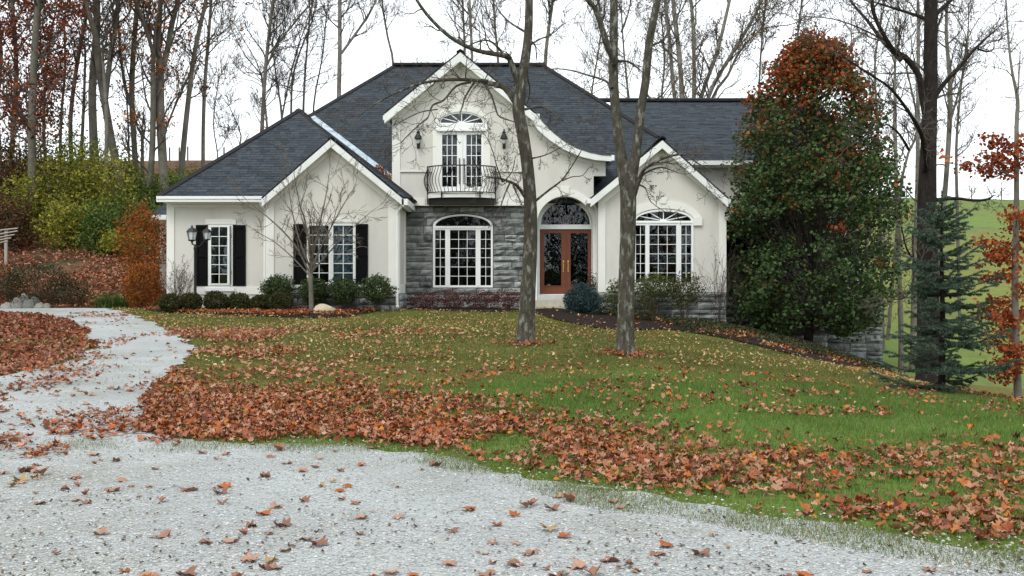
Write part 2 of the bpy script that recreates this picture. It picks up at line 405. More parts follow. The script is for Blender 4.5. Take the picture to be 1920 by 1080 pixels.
MB().box(X(735, YT), X(735, YT) + .2, YT + .22, 37.2, 4.3, 7.0).build('wall', MATS['stucco'], house)
MB().box(X(1135.5, YT) - .15, X(1135.5, YT), YT + .22, 35.6, 5.2, 5.66).build('wall', MATS['stucco'], house)
tx1 = X(1000, YT); MB().box(tx1 - .15, tx1, YT + .22, 37.0, 5.0, 7.05).build('wall', MATS['stucco'], house)
W4 = [(1188, 534), (1300, 534)] + arch_px(1244, 56, 413, 392)
wpart('wall', [(1121, 552), (1362, 552), (1362, 374), (1242, 270), (1121, 374)], [W4], YB, 0, .2, 'stucco')
blx = X(1121, YB); brx = X(1362, YB)
MB().box(blx, blx + .2, YB + .2, 34.6, .3, 4.4).build('wall', MATS['stucco'], house)
MB().box(brx - .2, brx, YB + .2, 39.0, -.6, 4.4).build('wall', MATS['stucco'], house)
# right wing walls with a shaded porch recess
MB().box(5.3, 12.2, YW, YW + .2, 3.9, 5.9).build('wall', MATS['stucco'], house)
rx0, rx1, rx2 = brx + .003, X(1450, 36.0), X(1655, 36.0)
MB().box(rx1, 12.2, YW, YW + .2, 1.1, 3.897).build('wall', MATS['stucco'], house)
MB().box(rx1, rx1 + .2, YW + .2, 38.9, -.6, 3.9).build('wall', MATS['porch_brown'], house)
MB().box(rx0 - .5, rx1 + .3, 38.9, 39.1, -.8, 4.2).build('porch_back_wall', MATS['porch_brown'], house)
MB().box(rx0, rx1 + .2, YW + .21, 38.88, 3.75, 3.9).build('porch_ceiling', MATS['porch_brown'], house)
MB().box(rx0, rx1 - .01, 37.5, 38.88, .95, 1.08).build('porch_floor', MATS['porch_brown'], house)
MB().box(12.0, 12.2, YW + .2, 46, -1.4, 5.9).build('wall', MATS['stucco'], house)
MB().box(-11, 12.2, 46.01, 46.2, -.5, 6).build('wall', MATS['stucco'], house)
MB().add([(12.2, 36.2, 5.9), (12.2, 45.9, 5.9), (12.2, 41, 8.88), (12.0, 36.2, 5.9), (12.0, 45.9, 5.9), (12.0, 41, 8.88)], [(0, 1, 2), (5, 4, 3), (0, 3, 4, 1), (1, 4, 5, 2), (2, 5, 3, 0)]).build('wall', MATS['stucco'], house)
# annex behind the left corner
MB().box(X(300, 38), X(313, YL) + .1, 38, 38.2, .3, 4.1).build('wall', MATS['stucco'], house)
MB().box(X(300, 38), X(300, 38) + .2, 38.2, 41, .3, 4.1).build('wall', MATS['stucco'], house)
trim(300, 412, 306, 572, 38, .03)

# --- rake boards, swoop, friezes
def rake(pk, l, r, w, Y, d0, d1, mat, name):
    (a, b), (c, d), (e, f) = pk, l, r
    return wpart(name, [(c, d), (a, b), (e, f), (e, f + w), (a, b + w * 1.05), (c, d + w)], [], Y, d0, d1, mat)
rake((620, 260), (490.5, 372.5), (757, 372.5), 15, yG, .0, .12, 'fascia', 'rake_board')
rake((620, 274), (498.5, 379), (746, 379), 14, YG, -.05, -.003, 'trim', 'rake_frieze')
wpart('soffit', [(490.5, 381), (620, 270), (757, 381), (757, 383), (620, 273), (490.5, 383)], [], yG, .12, .40, 'trim')
rake((863, 97), (720.5, 214), (1005, 214), 17, yF, .0, .12, 'fascia', 'rake_board')
rake((863, 113), (735.5, 220), (990, 220), 13, YT, -.05, -.003, 'trim', 'rake_frieze')
wpart('soffit', [(722, 226), (863, 110), (1003, 226), (1003, 228), (863, 113), (722, 228)], [], yF, .12, .42, 'trim')
rake((1242, 262), (1107.5, 373), (1365.5, 373), 15, yB, .0, .12, 'fascia', 'rake_board')
rake((1242, 277), (1121.5, 377), (1361.5, 377), 14, YB, -.05, -.003, 'trim', 'rake_frieze')
wpart('soffit', [(1108, 383), (1242, 273), (1365, 383), (1365, 385), (1242, 276), (1108, 385)], [], yB, .12, .40, 'trim')
sw_top = [(1003, 209), (1008, 216), (1022, 233), (1038, 248), (1058, 264), (1081, 276.5), (1106, 285), (1128, 289.5), (1148, 291)]
sw_bot = [(1148, 302), (1143, 302), (1116, 300), (1087, 293), (1058, 280.5), (1028.6, 261), (1009, 243.5), (995, 223)]
ySw = 33.42
wpart('swoop_fascia', sw_top + sw_bot, [], ySw, 0, .10, 'fascia')
sw2 = [(1137, 302), (1116, 300), (1087, 293), (1058, 280), (1028.6, 260.5), (1009, 243), (996, 224)]
wpart('swoop_frieze', sw2 + [(a - 3, b + 8) for a, b in reversed(sw2)], [], YT, -.05, -.003, 'trim')
mb = MB(); sp = [(X(a, ySw), Z(b, ySw)) for a, b in sw_top]
v = []; 
for a, b in sp: v += [(a, ySw - .02, b + .012), (a, max(34 + (b - 4.35) / SM + .15, 34.2), b + .012), (a, ySw - .02, b - .02), (a, max(34 + (b - 4.35) / SM + .15, 34.2), b - .02)]
f = []
for i in range(len(sp) - 1):
    a = i * 4; b = a + 4
    f += [(a, a + 1, b + 1, b), (a + 2, b + 2, b + 3, a + 3), (a, b, b + 2, a + 2), (a + 1, a + 3, b + 3, b + 1)]
f += [(0, 2, 3, 1), (len(v) - 4, len(v) - 3, len(v) - 1, len(v) - 2)]
M('moss_edge', (.06, .07, .06), .95, .35, 14, .4, 80, col2=(.16, .18, .12), c2scale=9, c2lo=.45, c2hi=.7)
mb.add(v, f).build('swoop_roof', MATS['moss_edge'], house)
# gutters
GPROF = [(-.06, 0), (.05, 0), (.085, .10), (.085, .13), (-.06, .13)]
def gutter(p0, p1, name='gutter'):
    return MB().prism_path(GPROF, p0, p1).build(name, MATS['white'], house)
gz = zE - .15
gutter((-3.2 if False else X(491, 32.02), 32.02, gz), (-11.15, 32.02, gz)) if False else MB().box(X(293, 31.98), X(492, 31.98), 31.98, 32.12, gz, zE + .01).build('gutter', MATS['white'], house)
MB().box(X(293, 31.96), X(492, 31.96), 31.95, 31.977, gz + .09, zE + .025).build('gutter_lip', MATS['white'], house)
MB().box(X(314, YL), X(497, YL), 32.12, YL - .003, gz - .02, gz + .02).build('soffit', MATS['trim'], house)
MB().box(gr[0] - .06, gr[0] + .12, yG, 33.95, gr[1] - .22, gr[1] - .03).build('gutter', MATS['white'], house)
MB().box(gr[0] - .1, gr[0] + .02, yG + .12, 33.9, gr[1] - .26, gr[1] - .222).build('soffit', MATS['trim'], house)
MB().box(tr[0] - .12, tr[0] + .12, yF + .02, 37, tr[1] - .17, tr[1] - .02).build('gutter', MATS['white'], house)
MB().box(tl[0] - .05, tl[0] + .1, yF + .13, 37, tl[1] - .2, tl[1] - .05).build('gutter', MATS['white'], house)
MB().box(bl[0] - .10, bl[0] + .08, yB + .01, 33.9, bl[1] - .17, bl[1] - .02).build('gutter', MATS['white'], house)
MB().box(br[0] - .06, br[0] + .1, yB + .13, 36.1, br[1] - .18, br[1] - .03).build('gutter', MATS['white'], house)
MB().box(6.0, 12.3, 35.68, 35.82, 5.79, 5.94).build('gutter', MATS['white'], house)
MB().box(6.0, 12.2, 35.82, YW - .003, 5.74, 5.789).build('soffit', MATS['trim'], house)
MB().box(X(1146, ySw), X(1152, ySw), ySw - .04, 35.0, Z(301, ySw), Z(291, ySw)).build('gutter', MATS['white'], house)
MB().box(X(283, 37.6), X(312, 37.6), 37.55, 37.7, Z(412, 37.6), Z(403, 37.6)).build('gutter', MATS['white'], house)
# downspouts
def spout(pts, r=.045): return MB().tube(pts, r, 6).build('downspout', MATS['white'], house)
spout([P(488, 379, 32.02), P(489, 384, 32.1), P(496, 391, 32.3), P(497, 398, YL - .09), P(496.5, 560, YL - .09)])
spout([P(753, 384, 31.75), P(752, 389, 31.78), P(745.5, 396, 31.83), P(744.5, 404, YG - .05), P(744.5, 572, YG - .05), P(746, 577, YG - .16)])
spout([P(1112, 379, 33.0), P(1113, 383, 33.1), P(1119, 391, 33.3), P(1120, 400, 33.5), P(1120, 556, 33.5)])
# --- corner boards, friezes and bands
trim(313, 381, 327, 562, YL); trim(327.2, 381, 498, 389, YL)
trim(498.5, 373, 514, 562, YG, .035); trim(728, 373, 746.5, 549, YG, .035)
MB().box(gx - .003 + .003, gx + .03, YG - .035, YG + .24, 1.33, 4.15).build('trim_board', MATS['trim'], house)
MB().box(gx, gx + .03, YG + .244, 33.7, 1.33, 1.62).build('trim_board', MATS['trim'], house)
MB().box(gx, gx + .03, 33.5, YT + .2, 1.625, 4.2).build('trim_board', MATS['trim'], house)
trim(514.2, 536, 727.8, 549, YG); trim(366, 537, 497, 552, YL)
trim(1121.5, 376, 1135, 548, YB, .035); trim(1348, 374, 1361.5, 548, YB, .035); trim(1135.2, 534.5, 1347.8, 548, YB)
trim(735.5, 224, 750.5, 385.5, YT, .035); trim(750.7, 371, 797, 385.5, YT); trim(934, 371, 989.5, 385.5, YT)
trim(750.7, 319.5, 811, 322.5, YT, .05); trim(920, 319.5, 990, 322.5, YT, .05)
wpart('raised_panel', [(751, 319), (810.5, 319), (810.5, 250), (790, 232), (790, 205), (751, 235)], [], YT, -.012, -.003, 'stucco')
trim(1002.5, 421, 1006.8, 585, YT); trim(1111.7, 421, 1117, 585, YT)
wpart('arch_trim', arch_px(1059.2, 65, 422, 354.5, 24) + list(reversed(arch_px(1059.2, 52.8, 422, 368, 24))), [], YT, -.05, -.003, 'trim')
wpart('keystone', [(1053, 366), (1065.5, 366), (1068, 348.5), (1050.5, 348.5)], [], YT, -.09, -.052, 'trim')
wpart('arch_trim', arch_px(1244, 71, 414, 376.5, 24) + list(reversed(arch_px(1244, 57, 414, 391, 24))), [], YB, -.05, -.003, 'trim')
trim(1299.7, 407, 1316, 423, YB, .08); trim(1172, 407, 1188, 423, YB, .08)
wpart('keystone', [(1238, 382), (1248, 382), (1251, 370), (1235, 370)], [], YB, -.08, -.052, 'trim')
wpart('arch_trim', [(912, 232)] + arch_px(865.5, 51, 231, 197, 20)[1:-1] + [(819, 232)] + list(reversed(arch_px(865.5, 43.5, 231, 209.5, 20))), [], YT, -.05, -.003, 'trim')
trim(811, 246, 826.5, 362, YT, .03); trim(906.5, 246, 919.5, 362, YT, .03)
trim(386, 411, 443, 421, YL, .05); trim(576, 407.5, 672, 417.5, YG, .05); trim(385, 539, 441, 546, YL, .10, 'white', 'sill'); trim(548, 534, 692, 540, YG, .10, 'white', 'sill')
# floodlight on the annex corner
mb = MB(); q = P(291, 414, 37.8); mb.tube([(q[0] + .18, q[1], q[2] + .12), q], .03, 6); mb.tube([(q[0] + .02, q[1] - .02, q[2] - .0), (q[0] - .1, q[1] - .12, q[2] - .06)], [.05, .10], 10); mb.build('floodlight', MATS['white'], house)

# --- windows
def lites(par, a0, b0, a1, b1, nx, ny, Y, d, bar=1.3, gl='glass'):
    """panes and muntin bars in picture units of the plane Y, set d behind it"""
    for i in range(nx):
        for j in range(ny):
            x0, x1 = X(a0 + (a1 - a0) * i / nx, Y), X(a0 + (a1 - a0) * (i + 1) / nx, Y)
            z1, z0 = Z(b0 + (b1 - b0) * j / ny, Y), Z(b0 + (b1 - b0) * (j + 1) / ny, Y)
            MB().box(x0 + .001, x1 - .001, Y + d, Y + d + .006, z0 + .001, z1 - .001).build('pane', MATS[gl], par)
    h = bar * Y / FPX / 2
    for i in range(1, nx):
        x = X(a0 + (a1 - a0) * i / nx, Y); MB().box(x - h, x + h, Y + d - .014, Y + d - .002, Z(b1, Y) - .004, Z(b0, Y) + .004).build('muntin', MATS['white'], par)
    for j in range(1, ny):
        z = Z(b0 + (b1 - b0) * j / ny, Y); MB().box(X(a0, Y) - .004, X(a1, Y) + .004, Y + d - .017, Y + d - .0145, z - h, z + h).build('muntin', MATS['white'], par)
def room(a0, b0, a1, b1, Y, d0, depth):
    x0, x1, z0, z1 = X(a0, Y), X(a1, Y), Z(b1, Y), Z(b0, Y); y0, y1 = Y + d0, Y + d0 + depth
    mb = MB(); v = [(x0, y0, z0), (x1, y0, z0), (x1, y1, z0), (x0, y1, z0), (x0, y0, z1), (x1, y0, z1), (x1, y1, z1), (x0, y1, z1)]
    mb.add(v, [(0, 1, 2, 3), (4, 7, 6, 5), (1, 5, 6, 2), (2, 6, 7, 3), (3, 7, 4, 0)])
    return mb.build('room', MATS['room'], house)
def fan(par, cx, hw, base, top, Y, d, n=5, gl='glass', bar=1.6, mat='white'):
    MB().prism(pq(arch_px(cx, hw, base, top, 20), Y), [], Y + d, Y + d + .006).build('pane', MATS[gl], par)
    h = bar / 2
    for k in range(1, n + 1):
        a = R(180 * k / (n + 1)); ex, ey = cx + hw * .985 * math.cos(a), base - (base - top) * .985 * math.sin(a)
        sx, sy = cx + 5 * math.cos(a), base - 3 * math.sin(a); L_ = math.hypot(ex - sx, ey - sy); nx, ny = -(ey - sy) / L_ * h, (ex - sx) / L_ * h
        MB().prism(pq([(sx + nx, sy + ny), (ex + nx, ey + ny), (ex - nx, ey - ny), (sx - nx, sy - ny)], Y), [], Y + d - .016, Y + d - .002).build('muntin', MATS[mat], par)
    if n: MB().prism(pq(arch_px(cx, 6, base, base - 4, 8), Y), [], Y + d - .02, Y + d - .0165).build('fan_hub', MATS[mat], par)
def shutter(a0, b0, a1, b1, Y):
    s = wpart('shutter', rectpx(a0, b0, a1, b1), [rectpx(a0 + 4, b0 + 6, a1 - 4, (b0 + b1) / 2 - 3), rectpx(a0 + 4, (b0 + b1) / 2 + 3, a1 - 4, b1 - 7)], Y, -.05, -.004, 'shutter')
    for u0, u1 in ((b0 + 6, (b0 + b1) / 2 - 3), ((b0 + b1) / 2 + 3, b1 - 7)):
        MB().box(X(a0 + 4, Y), X(a1 - 4, Y), Y - .024, Y - .006, Z(u1, Y), Z(u0, Y)).build('panel', MATS['shutter'], s)
    return s
# W1, one casement swung ajar
w = wpart('window', rectpx(390.5, 421.5, 437, 536), [rectpx(394.5, 424, 434, 533.5)], YL, -.03, .10, 'white')
fr_ = wpart('sash', rectpx(394, 423.8, 430, 534), [rectpx(396.8, 426, 427.2, 531.5)], YL, -.06, -.035, 'white', w)
lites(w, 396.8, 426, 427.2, 531.5, 2, 6, YL, -.05)
wpart('open_sash_edge', rectpx(430.2, 424, 432.6, 533.5), [], YL, -.16, -.04, 'white', w)
wpart('hinge', rectpx(432.8, 440, 434.5, 446), [], YL, -.04, .0, 'iron', w); wpart('hinge', rectpx(432.8, 508, 434.5, 514), [], YL, -.04, .0, 'iron', w)
room(380, 412, 450, 545, YL, .21, 1.5); wpart('curtain', rectpx(395, 424, 434, 510), [], YL, .012, .02, 'curtain', w)
shutter(368, 422, 390.2, 536, YL); shutter(437.3, 422, 461, 536, YL)
# W2
w = wpart('window', rectpx(575.5, 418.5, 667, 533.5), [rectpx(580, 423, 616.5, 529.5), rectpx(625, 423, 662, 529.5)], YG, -.03, .10, 'white')
lites(w, 580, 423, 616.5, 529.5, 2, 6, YG, .02); lites(w, 625, 423, 662, 529.5, 2, 6, YG, .02)
trim(619.5, 419, 621.5, 533, YG, .04, 'white', 'mullion', w, -.027)
room(560, 408, 682, 545, YG, .21, 1.5); wpart('sky_reflection_panel', rectpx(624, 422, 663, 530.5), [], YG, .05, .058, 'sky_reflection_panel', w); wpart('curtain', rectpx(579, 422, 617, 495), [], YG, .06, .068, 'curtain', w)  # pale blue panel behind the right sash stands in for reflected sky
shutter(550.5, 420, 575, 533.5, YG); shutter(667.3, 420, 690, 533.5, YG)
# W3 in the stone, W4 in the bay: arched triple windows
def triple(cx, Y, top, base, bot, hwo, arch_in, s_l, s_c, s_r, y0, y1, proud, atop):
    outer = [(cx - hwo, bot), (cx + hwo, bot)] + arch_px(cx, hwo, base, top, 22)
    holes = [arch_px(cx, arch_in, base + 1, atop, 22), rectpx(s_l[0], y0, s_l[1], y1), rectpx(s_c[0], y0, s_c[1], y1), rectpx(s_r[0], y0, s_r[1], y1)]
    w = wpart('window', outer, holes, Y, -proud, .12, 'white')
    d = .03 - proud + .03
    fan(w, cx, arch_in + .5, base + 1.5, atop - .5, Y, d, 5 if Y == YB else 0, bar=1.6)
    for s, n in ((s_l, 2), (s_c, 3), (s_r, 2)): lites(w, s[0], y0, s[1], y1, n, 6, Y, d, 1.0)
    for m in ((s_l[1] + s_c[0]) / 2, (s_c[1] + s_r[0]) / 2):
        wpart('mullion', rectpx(m - 1.1, y0 - 6, m + 1.1, y1 + 2), [], Y, -proud - .015, -proud - .003, 'white', w)
    wpart('transom', rectpx(cx - hwo + 3, base + 3, cx + hwo - 3, base + 5.5), [], Y, -proud - .02, -proud - .003, 'white', w)
    return w
triple(868, YS, 402, 423, 539, 56, 51.5, (816, 835), (844, 892), (901, 920.5), 431.5, 535, .06, 405)
room(800, 396, 936, 545, YS, .26, 2.5)
triple(1244, YB, 392.5, 413, 534.5, 56, 51.5, (1192, 1210), (1217.5, 1268), (1277, 1296), 422.5, 529.5, .03, 396.5)
room(1175, 386, 1312, 540, YB, .21, .9)
# balcony door with fan light
w = wpart('balcony_door', [(819, 361), (911.5, 361), (911.5, 232.5)] + arch_px(865.5, 43.4, 231.8, 209.8, 18)[1:-1] + [(819, 232.5)],
          [arch_px(865.5, 40, 230.5, 212.5, 18), rectpx(829, 252.5, 857, 350), rectpx(874.5, 252.5, 902.5, 350)], YT, -.02, .12, 'white')
fan(w, 865.5, 40.6, 231, 212, YT, .03, 5, bar=1.5)
lites(w, 829, 252.5, 857, 350, 3, 5, YT, .03, 1.3); lites(w, 874.5, 252.5, 902.5, 350, 3, 5, YT, .03, 1.3)
wpart('header', rectpx(817, 233, 913.5, 243), [], YT, -.06, -.022, 'white', w); wpart('cornice', rectpx(819, 243.2, 911.5, 246.5), [], YT, -.11, -.022, 'white', w)
wpart('astragal', rectpx(864.2, 247, 867.2, 359), [], YT, -.045, -.022, 'white', w)
for a in (861.5, 870): wpart('door_pull', rectpx(a - .7, 297, a + .7, 345), [], YT, -.075, -.023, 'iron', w)
room(808, 204, 925, 362, YT, .23, .7)
# front door, recessed in the arch
w = wpart('front_door_frame', [(1002, 553), (1117, 553), (1117, 421)] + arch_px(1059.5, 57.5, 421, 362, 22)[1:-1] + [(1002, 421)],
          [rectpx(1012, 429.5, 1110.5, 551.5), arch_px(1060.2, 46, 421, 378.5, 22)], YE, 0, .14, 'white')
fan(w, 1060.2, 46.4, 421.5, 378, YE, .06, 5, 'glass_old', .8, 'leading')
for a0, a1, g0, g1, hx in ((1012.2, 1061, 1020.5, 1052.5, 1056.6), (1061.6, 1110.3, 1070, 1102.5, 1065.4)):
    d = wpart('front_door', rectpx(a0, 429.8, a1, 551.3), [rectpx(g0, 437, g1, 535.5)], YE, .05, .10, 'doorwood')
    wpart('pane', rectpx(g0 - .4, 436.6, g1 + .4, 536), [], YE, .072, .08, 'glass_old', d)
    for t in (rectpx(g0, 535.6, g1, 537), rectpx(g0, 435.6, g1, 437)): wpart('bead', t, [], YE, .035, .049, 'doorwood', d)
    q = P(hx, 491, YE); mb = MB(); mb.box(q[0] - .022, q[0] + .022, YE + .035, YE + .049, Z(510, YE), Z(488, YE))
    mb.tube([(q[0], YE + .035, Z(505, YE)), (q[0], YE - .03, Z(503, YE)), (q[0], YE - .035, Z(495, YE)), (q[0], YE + .035, Z(493, YE))], .011, 6)
    mb.lathe(q[0], YE + .03, [(.0, Z(491, YE) - .02), (.022, Z(491, YE) - .01), (.022, Z(491, YE) + .01), (0, Z(491, YE) + .02)], 8)
    mb.build('door_handle', MATS['brass'], d)
wpart('astragal', rectpx(1060.2, 430, 1062.4, 551), [], YE, .025, .048, 'doorwood', w)
room(1003, 364, 1118, 556, YE, .15, 1.6)
MB().box(X(1006.5, YT) + .003, X(1111.5, YT) - .003, YT + .01, YE + .05, Z(563, YT), Z(552.5, YE)).build('threshold', MATS['threshold'], house)
mb = MB(); mb.prism(pq(arch_px(1059.2, 54.5, 421, 366, 22) + list(reversed(arch_px(1059.2, 52.4, 421, 368.3, 22))), YT), [], YT + .22, YE - .003); mb.build('arch_soffit', MATS['trim'], house)
for a, b in ((X(1004, YT), X(1006.9, YT)), (X(1111.6, YT), X(1114, YT))): MB().box(a, b, YT + .223, YE - .003, Z(582, YT), Z(421.5, YT)).build('door_jamb', MATS['trim'], house)
# window of the right wing behind the pear tree
w = wpart('window', rectpx(1556, 430, 1612, 545), [rectpx(1561, 436, 1582, 539), rectpx(1586, 436, 1607, 539)], YW, -.05, -.004, 'white')
lites(w, 1561, 436, 1582, 539, 2, 5, YW, -.02); lites(w, 1586, 436, 1607, 539, 2, 5, YW, -.02)
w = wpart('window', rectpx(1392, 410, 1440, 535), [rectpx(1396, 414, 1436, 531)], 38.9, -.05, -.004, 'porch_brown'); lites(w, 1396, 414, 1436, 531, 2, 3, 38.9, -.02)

# --- balcony with belly rail
bal = empty('balcony', (X(865.5, YT) - 0, YT - 34, Z(366, YT) - .8)); bal.parent = house
def bow(t, bulge):     # t -1..1 across, plan bow of the balcony
    hw = X(932, YT - .0) - X(865.5, YT); c = X(865.5, YT)
    a = t * R(80); return (c + hw * .985 * math.sin(a) / math.sin(R(80)) * .965, YT - .10 - bulge * (math.cos(a) - math.cos(R(80))) / (1 - math.cos(R(80))))
zt, zb = Z(312, YT - .3), Z(361, YT - .3)
TS = [i / 14 - 1 for i in range(29)]
def railcurve(z, bulge, r): return [(*bow(t, bulge), z) for t in TS], r
MB().tube([(*bow(t, .55), zt) for t in TS], .02, 6).build('top_rail', MATS['iron'], bal)
MB().tube([(*bow(t, .52), zb) for t in TS], .017, 6).build('bottom_rail', MATS['iron'], bal)
for i in range(25):
    t = -1 + 2 * i / 24; pts = []
    for k in range(9):
        s = k / 8; belly = .14 * math.sin(math.pi * min(1, max(0, (1 - s) * 1.0))) ** 1.5 * (1.1 - .5 * s)
        x0, y0 = bow(t, .53); cx = X(865.5, YT); dx, dy = x0 - cx, (y0 - YT) ; l = math.hypot(dx, dy) or 1
        pts.append((x0 + dx / l * belly, y0 + dy / l * belly, zb + (zt - zb) * s))
    MB().tube(pts, .0115, 5).build('baluster', MATS['iron'], bal)
for t in (-1, 1):
    x0, y0 = bow(t, .55); MB().box(x0 - .022, x0 + .022, y0 - .022, y0 + .022, Z(384, YT), zt + .03).build('end_post', MATS['iron'], bal)
for t in (-.42, .42):
    x0, y0 = bow(t, .53); MB().box(x0 - .02, x0 + .02, y0 - .02, y0 + .02, Z(371, YT - .4), zb).build('support_post', MATS['iron'], bal)
def slab(z0, z1, bulge, name, mat, inset=1.0):
    pts = [bow(t, bulge) for t in TS]; pts = [(X(865.5, YT) + (a - X(865.5, YT)) * inset, b) for a, b in pts]
    n = len(pts) + 2; pl = pts + [(pts[-1][0], YT - .012), (pts[0][0], YT - .012)]
    MB().add([(a, b, z0) for a, b in pl] + [(a, b, z1) for a, b in pl], [tuple(range(n - 1, -1, -1)), tuple(range(n, 2 * n))] + [(i, (i + 1) % n, n + (i + 1) % n, n + i) for i in range(n)]).build(name, MATS[mat], bal)
slab(Z(371, YT - .3), Z(364, YT - .3), .46, 'balcony_floor', 'trim'); slab(Z(384, YT), Z(371.4, YT - .3), .30, 'balcony_base', 'iron', .97)
# --- wall lanterns
for cx in (784, 945):
    q = P(cx, 262, YT - .18); l = empty('wall_lantern', (q[0], q[1] - 34, q[2] - .8)); l.parent = house
    MB().lathe(q[0], q[1], [(.0, q[2] + .35), (.03, q[2] + .33), (.02, q[2] + .29), (.06, q[2] + .25), (.05, q[2] + .21), (.11, q[2] + .10), (.13, q[2] + .03), (.07, q[2] + .0)][::-1], 10).build('lantern_cap', MATS['iron'], l)
    MB().lathe(q[0], q[1], [(.035, q[2] - .12), (.075, q[2] - .01)], 8).build('lantern_glass', MATS['lampglass'], l)
    MB().lathe(q[0], q[1], [(.0, q[2] - .33), (.02, q[2] - .30), (.045, q[2] - .2), (.05, q[2] - .12)], 8).build('lantern_base', MATS['iron'], l)
    MB().tube([(q[0], q[1], q[2] - .2), (q[0], q[1] + .1, q[2] - .26), (q[0], YT - .01, q[2] - .12)], .016, 6).build('lantern_arm', MATS['iron'], l)
    MB().box(q[0] - .05, q[0] + .05, YT - .02, YT - .004, q[2] - .26, q[2] + .02).build('backplate', MATS['iron'], l)

# --- stone facing: every stone its own block
SRG = random.Random(5)
def stone_block(parent, xl, xr, zfun, z1, Y, depth, plane='y', rg=SRG, mat='stone'):
    """rock-faced stone; zfun(x) gives its lower edge; plane 'y' faces the camera, 'x' faces +x at x=Y"""
    nx, nz = 4, 3; g = .011; V = []; F = []
    xl += g; xr -= g
    base = rg.uniform(.3, 1.0) * depth
    tiltx, tiltz = rg.uniform(-.35, .35), rg.uniform(-.3, .4)
    for j in range(nz + 1):
        for i in range(nx + 1):
            x = xl + (xr - xl) * i / nx; lo = zfun(x) + g; hi = z1 - g; hi = max(hi, lo + .004)
            z = lo + (hi - lo) * j / nz
            edge = (i in (0, nx)) or (j in (0, nz))
            d = depth * .22 * rg.random() if edge else base * (.75 + rg.uniform(-.45, .45) + tiltx * (i / nx - .5) * 2 + tiltz * (j / nz - .5) * 2) + depth * .25
            jx = 0 if edge else rg.uniform(-.02, .02)
            V.append((x + jx, Y - .012 - max(0, d), z) if plane == 'y' else (Y + .012 + max(0, d), x + jx, z))
    for j in range(nz):
        for i in range(nx):
            a = j * (nx + 1) + i; F.append((a, a + 1, a + nx + 2, a + nx + 1))
    ring = [i for i in range(nx + 1)] + [j * (nx + 1) + nx for j in range(1, nz + 1)] + [nz * (nx + 1) + i for i in range(nx - 1, -1, -1)] + [j * (nx + 1) for j in range(nz - 1, 0, -1)]
    b = len(V)
    for r_ in ring:
        p = V[r_]; V.append((p[0], Y + .02, p[2]) if plane == 'y' else (Y - .02, p[1], p[2]))
    m = len(ring)
    for k in range(m): F.append((ring[(k + 1) % m], ring[k], b + k, b + (k + 1) % m))
    return MB().add(V, F).build('stone', MATS[mat], parent)
def courses(parent, x0, x1, z0, z1, Y, depth=.06, hole=None, plane='y', hs=(.2, .26, .3, .33), ws=(.34, .9), bottom=None, seed=1, mat='stone'):
    rg = random.Random(seed); z = z0
    while z < z1 - .03:
        h = rg.choice(hs); zt_ = min(z + h, z1)
        if z1 - zt_ < .09: zt_ = z1
        segs = [(x0, x1)]
        if hole and z < hole['spring'] - .02 and zt_ > hole['bot'] + .0:
            if zt_ > hole['bot'] + .02: segs = [(x0, hole['x0']), (hole['x1'], x1)]
        for s0, s1 in segs:
            a = s0
            while a < s1 - .01:
                w = rg.uniform(*ws); b = a + w
                if s1 - b < ws[0] * .6: b = s1
                def zf(x, z=z):
                    lo = z
                    if hole and z >= hole['spring'] - .02:
                        t = (x - hole['cx']) / hole['hw']
                        if abs(t) < 1: lo = max(lo, hole['spring'] + (hole['top'] - hole['spring']) * math.sqrt(1 - t * t))
                    if bottom: lo = max(lo, bottom(x))
                    return min(lo, zt_)
                if min(zf(a), zf((a + b) / 2), zf(b)) < zt_ - .05:
                    if rg.random() < .25 and (zt_ - z) > .24 and not (hole and z >= hole['spring'] - .3):
                        mz_ = (z + zt_) / 2 + rg.uniform(-.03, .03)
                        stone_block(parent, a, b, lambda x: z if not bottom else max(z, bottom(x)), mz_, Y, depth, plane, rg, mat)
                        stone_block(parent, a, b, lambda x: mz_ if not bottom else max(mz_, bottom(x)), zt_, Y, depth, plane, rg, mat)
                    else: stone_block(parent, a, b, zf, zt_, Y, depth, plane, rg, mat)
                a = b
        z = zt_
sw = wpart('stone_wall', rectpx(756, 384, 1004, 600), [[(812.5, 538.5), (923.5, 538.5)] + arch_px(868, 55.5, 423, 402.5)], YS, 0, .25, 'mortar')
HOLE3 = dict(x0=X(811.5, YS), x1=X(924.5, YS), bot=Z(539, YS), spring=Z(424, YS), cx=X(868, YS), hw=X(924.5, YS) - X(868, YS), top=Z(401, YS))
courses(sw, X(757.5, YS), X(1002, YS), Z(590, YS), Z(539, YS), YS, .10, None, hs=(.18, .22, .27), seed=3)
courses(sw, X(757.5, YS), X(1002, YS), Z(539, YS), Z(424, YS), YS, .10, HOLE3, hs=(.2, .25, .29), seed=4)
courses(sw, X(757.5, YS), X(1002, YS), Z(424, YS), Z(386.5, YS), YS, .10, HOLE3, hs=(.2, .26), seed=5)
s2 = MB().box(X(499, YG), X(746, YG), YG - .02, YG - .003, Z(600, YG), Z(549.5, YG)).build('stone_base', MATS['mortar'], house)
courses(s2, X(499, YG), X(746, YG), Z(585, YG), Z(550, YG), YG - .02, .06, hs=(.14, .18, .22), seed=6)
s3 = MB().box(gx + .003, gx + .02, YG - .0, YS - .1, .2, 1.325).build('stone_base', MATS['mortar'], house)
courses(s3, YG + .02, YS - .1, .62, 1.32, gx + .02, .06, plane='x', hs=(.2, .24), seed=7)
s4 = MB().box(X(1121.5, YB), X(1361.5, YB), YB + .0, YB + .2, Z(600, YB), Z(552.2, YB)).build('stone_base', MATS['mortar'], house)
courses(s4, X(1121.5, YB), X(1361.5, YB), Z(599, YB), Z(548.5, YB), YB - .003, .06, hs=(.16, .2, .24), seed=8)
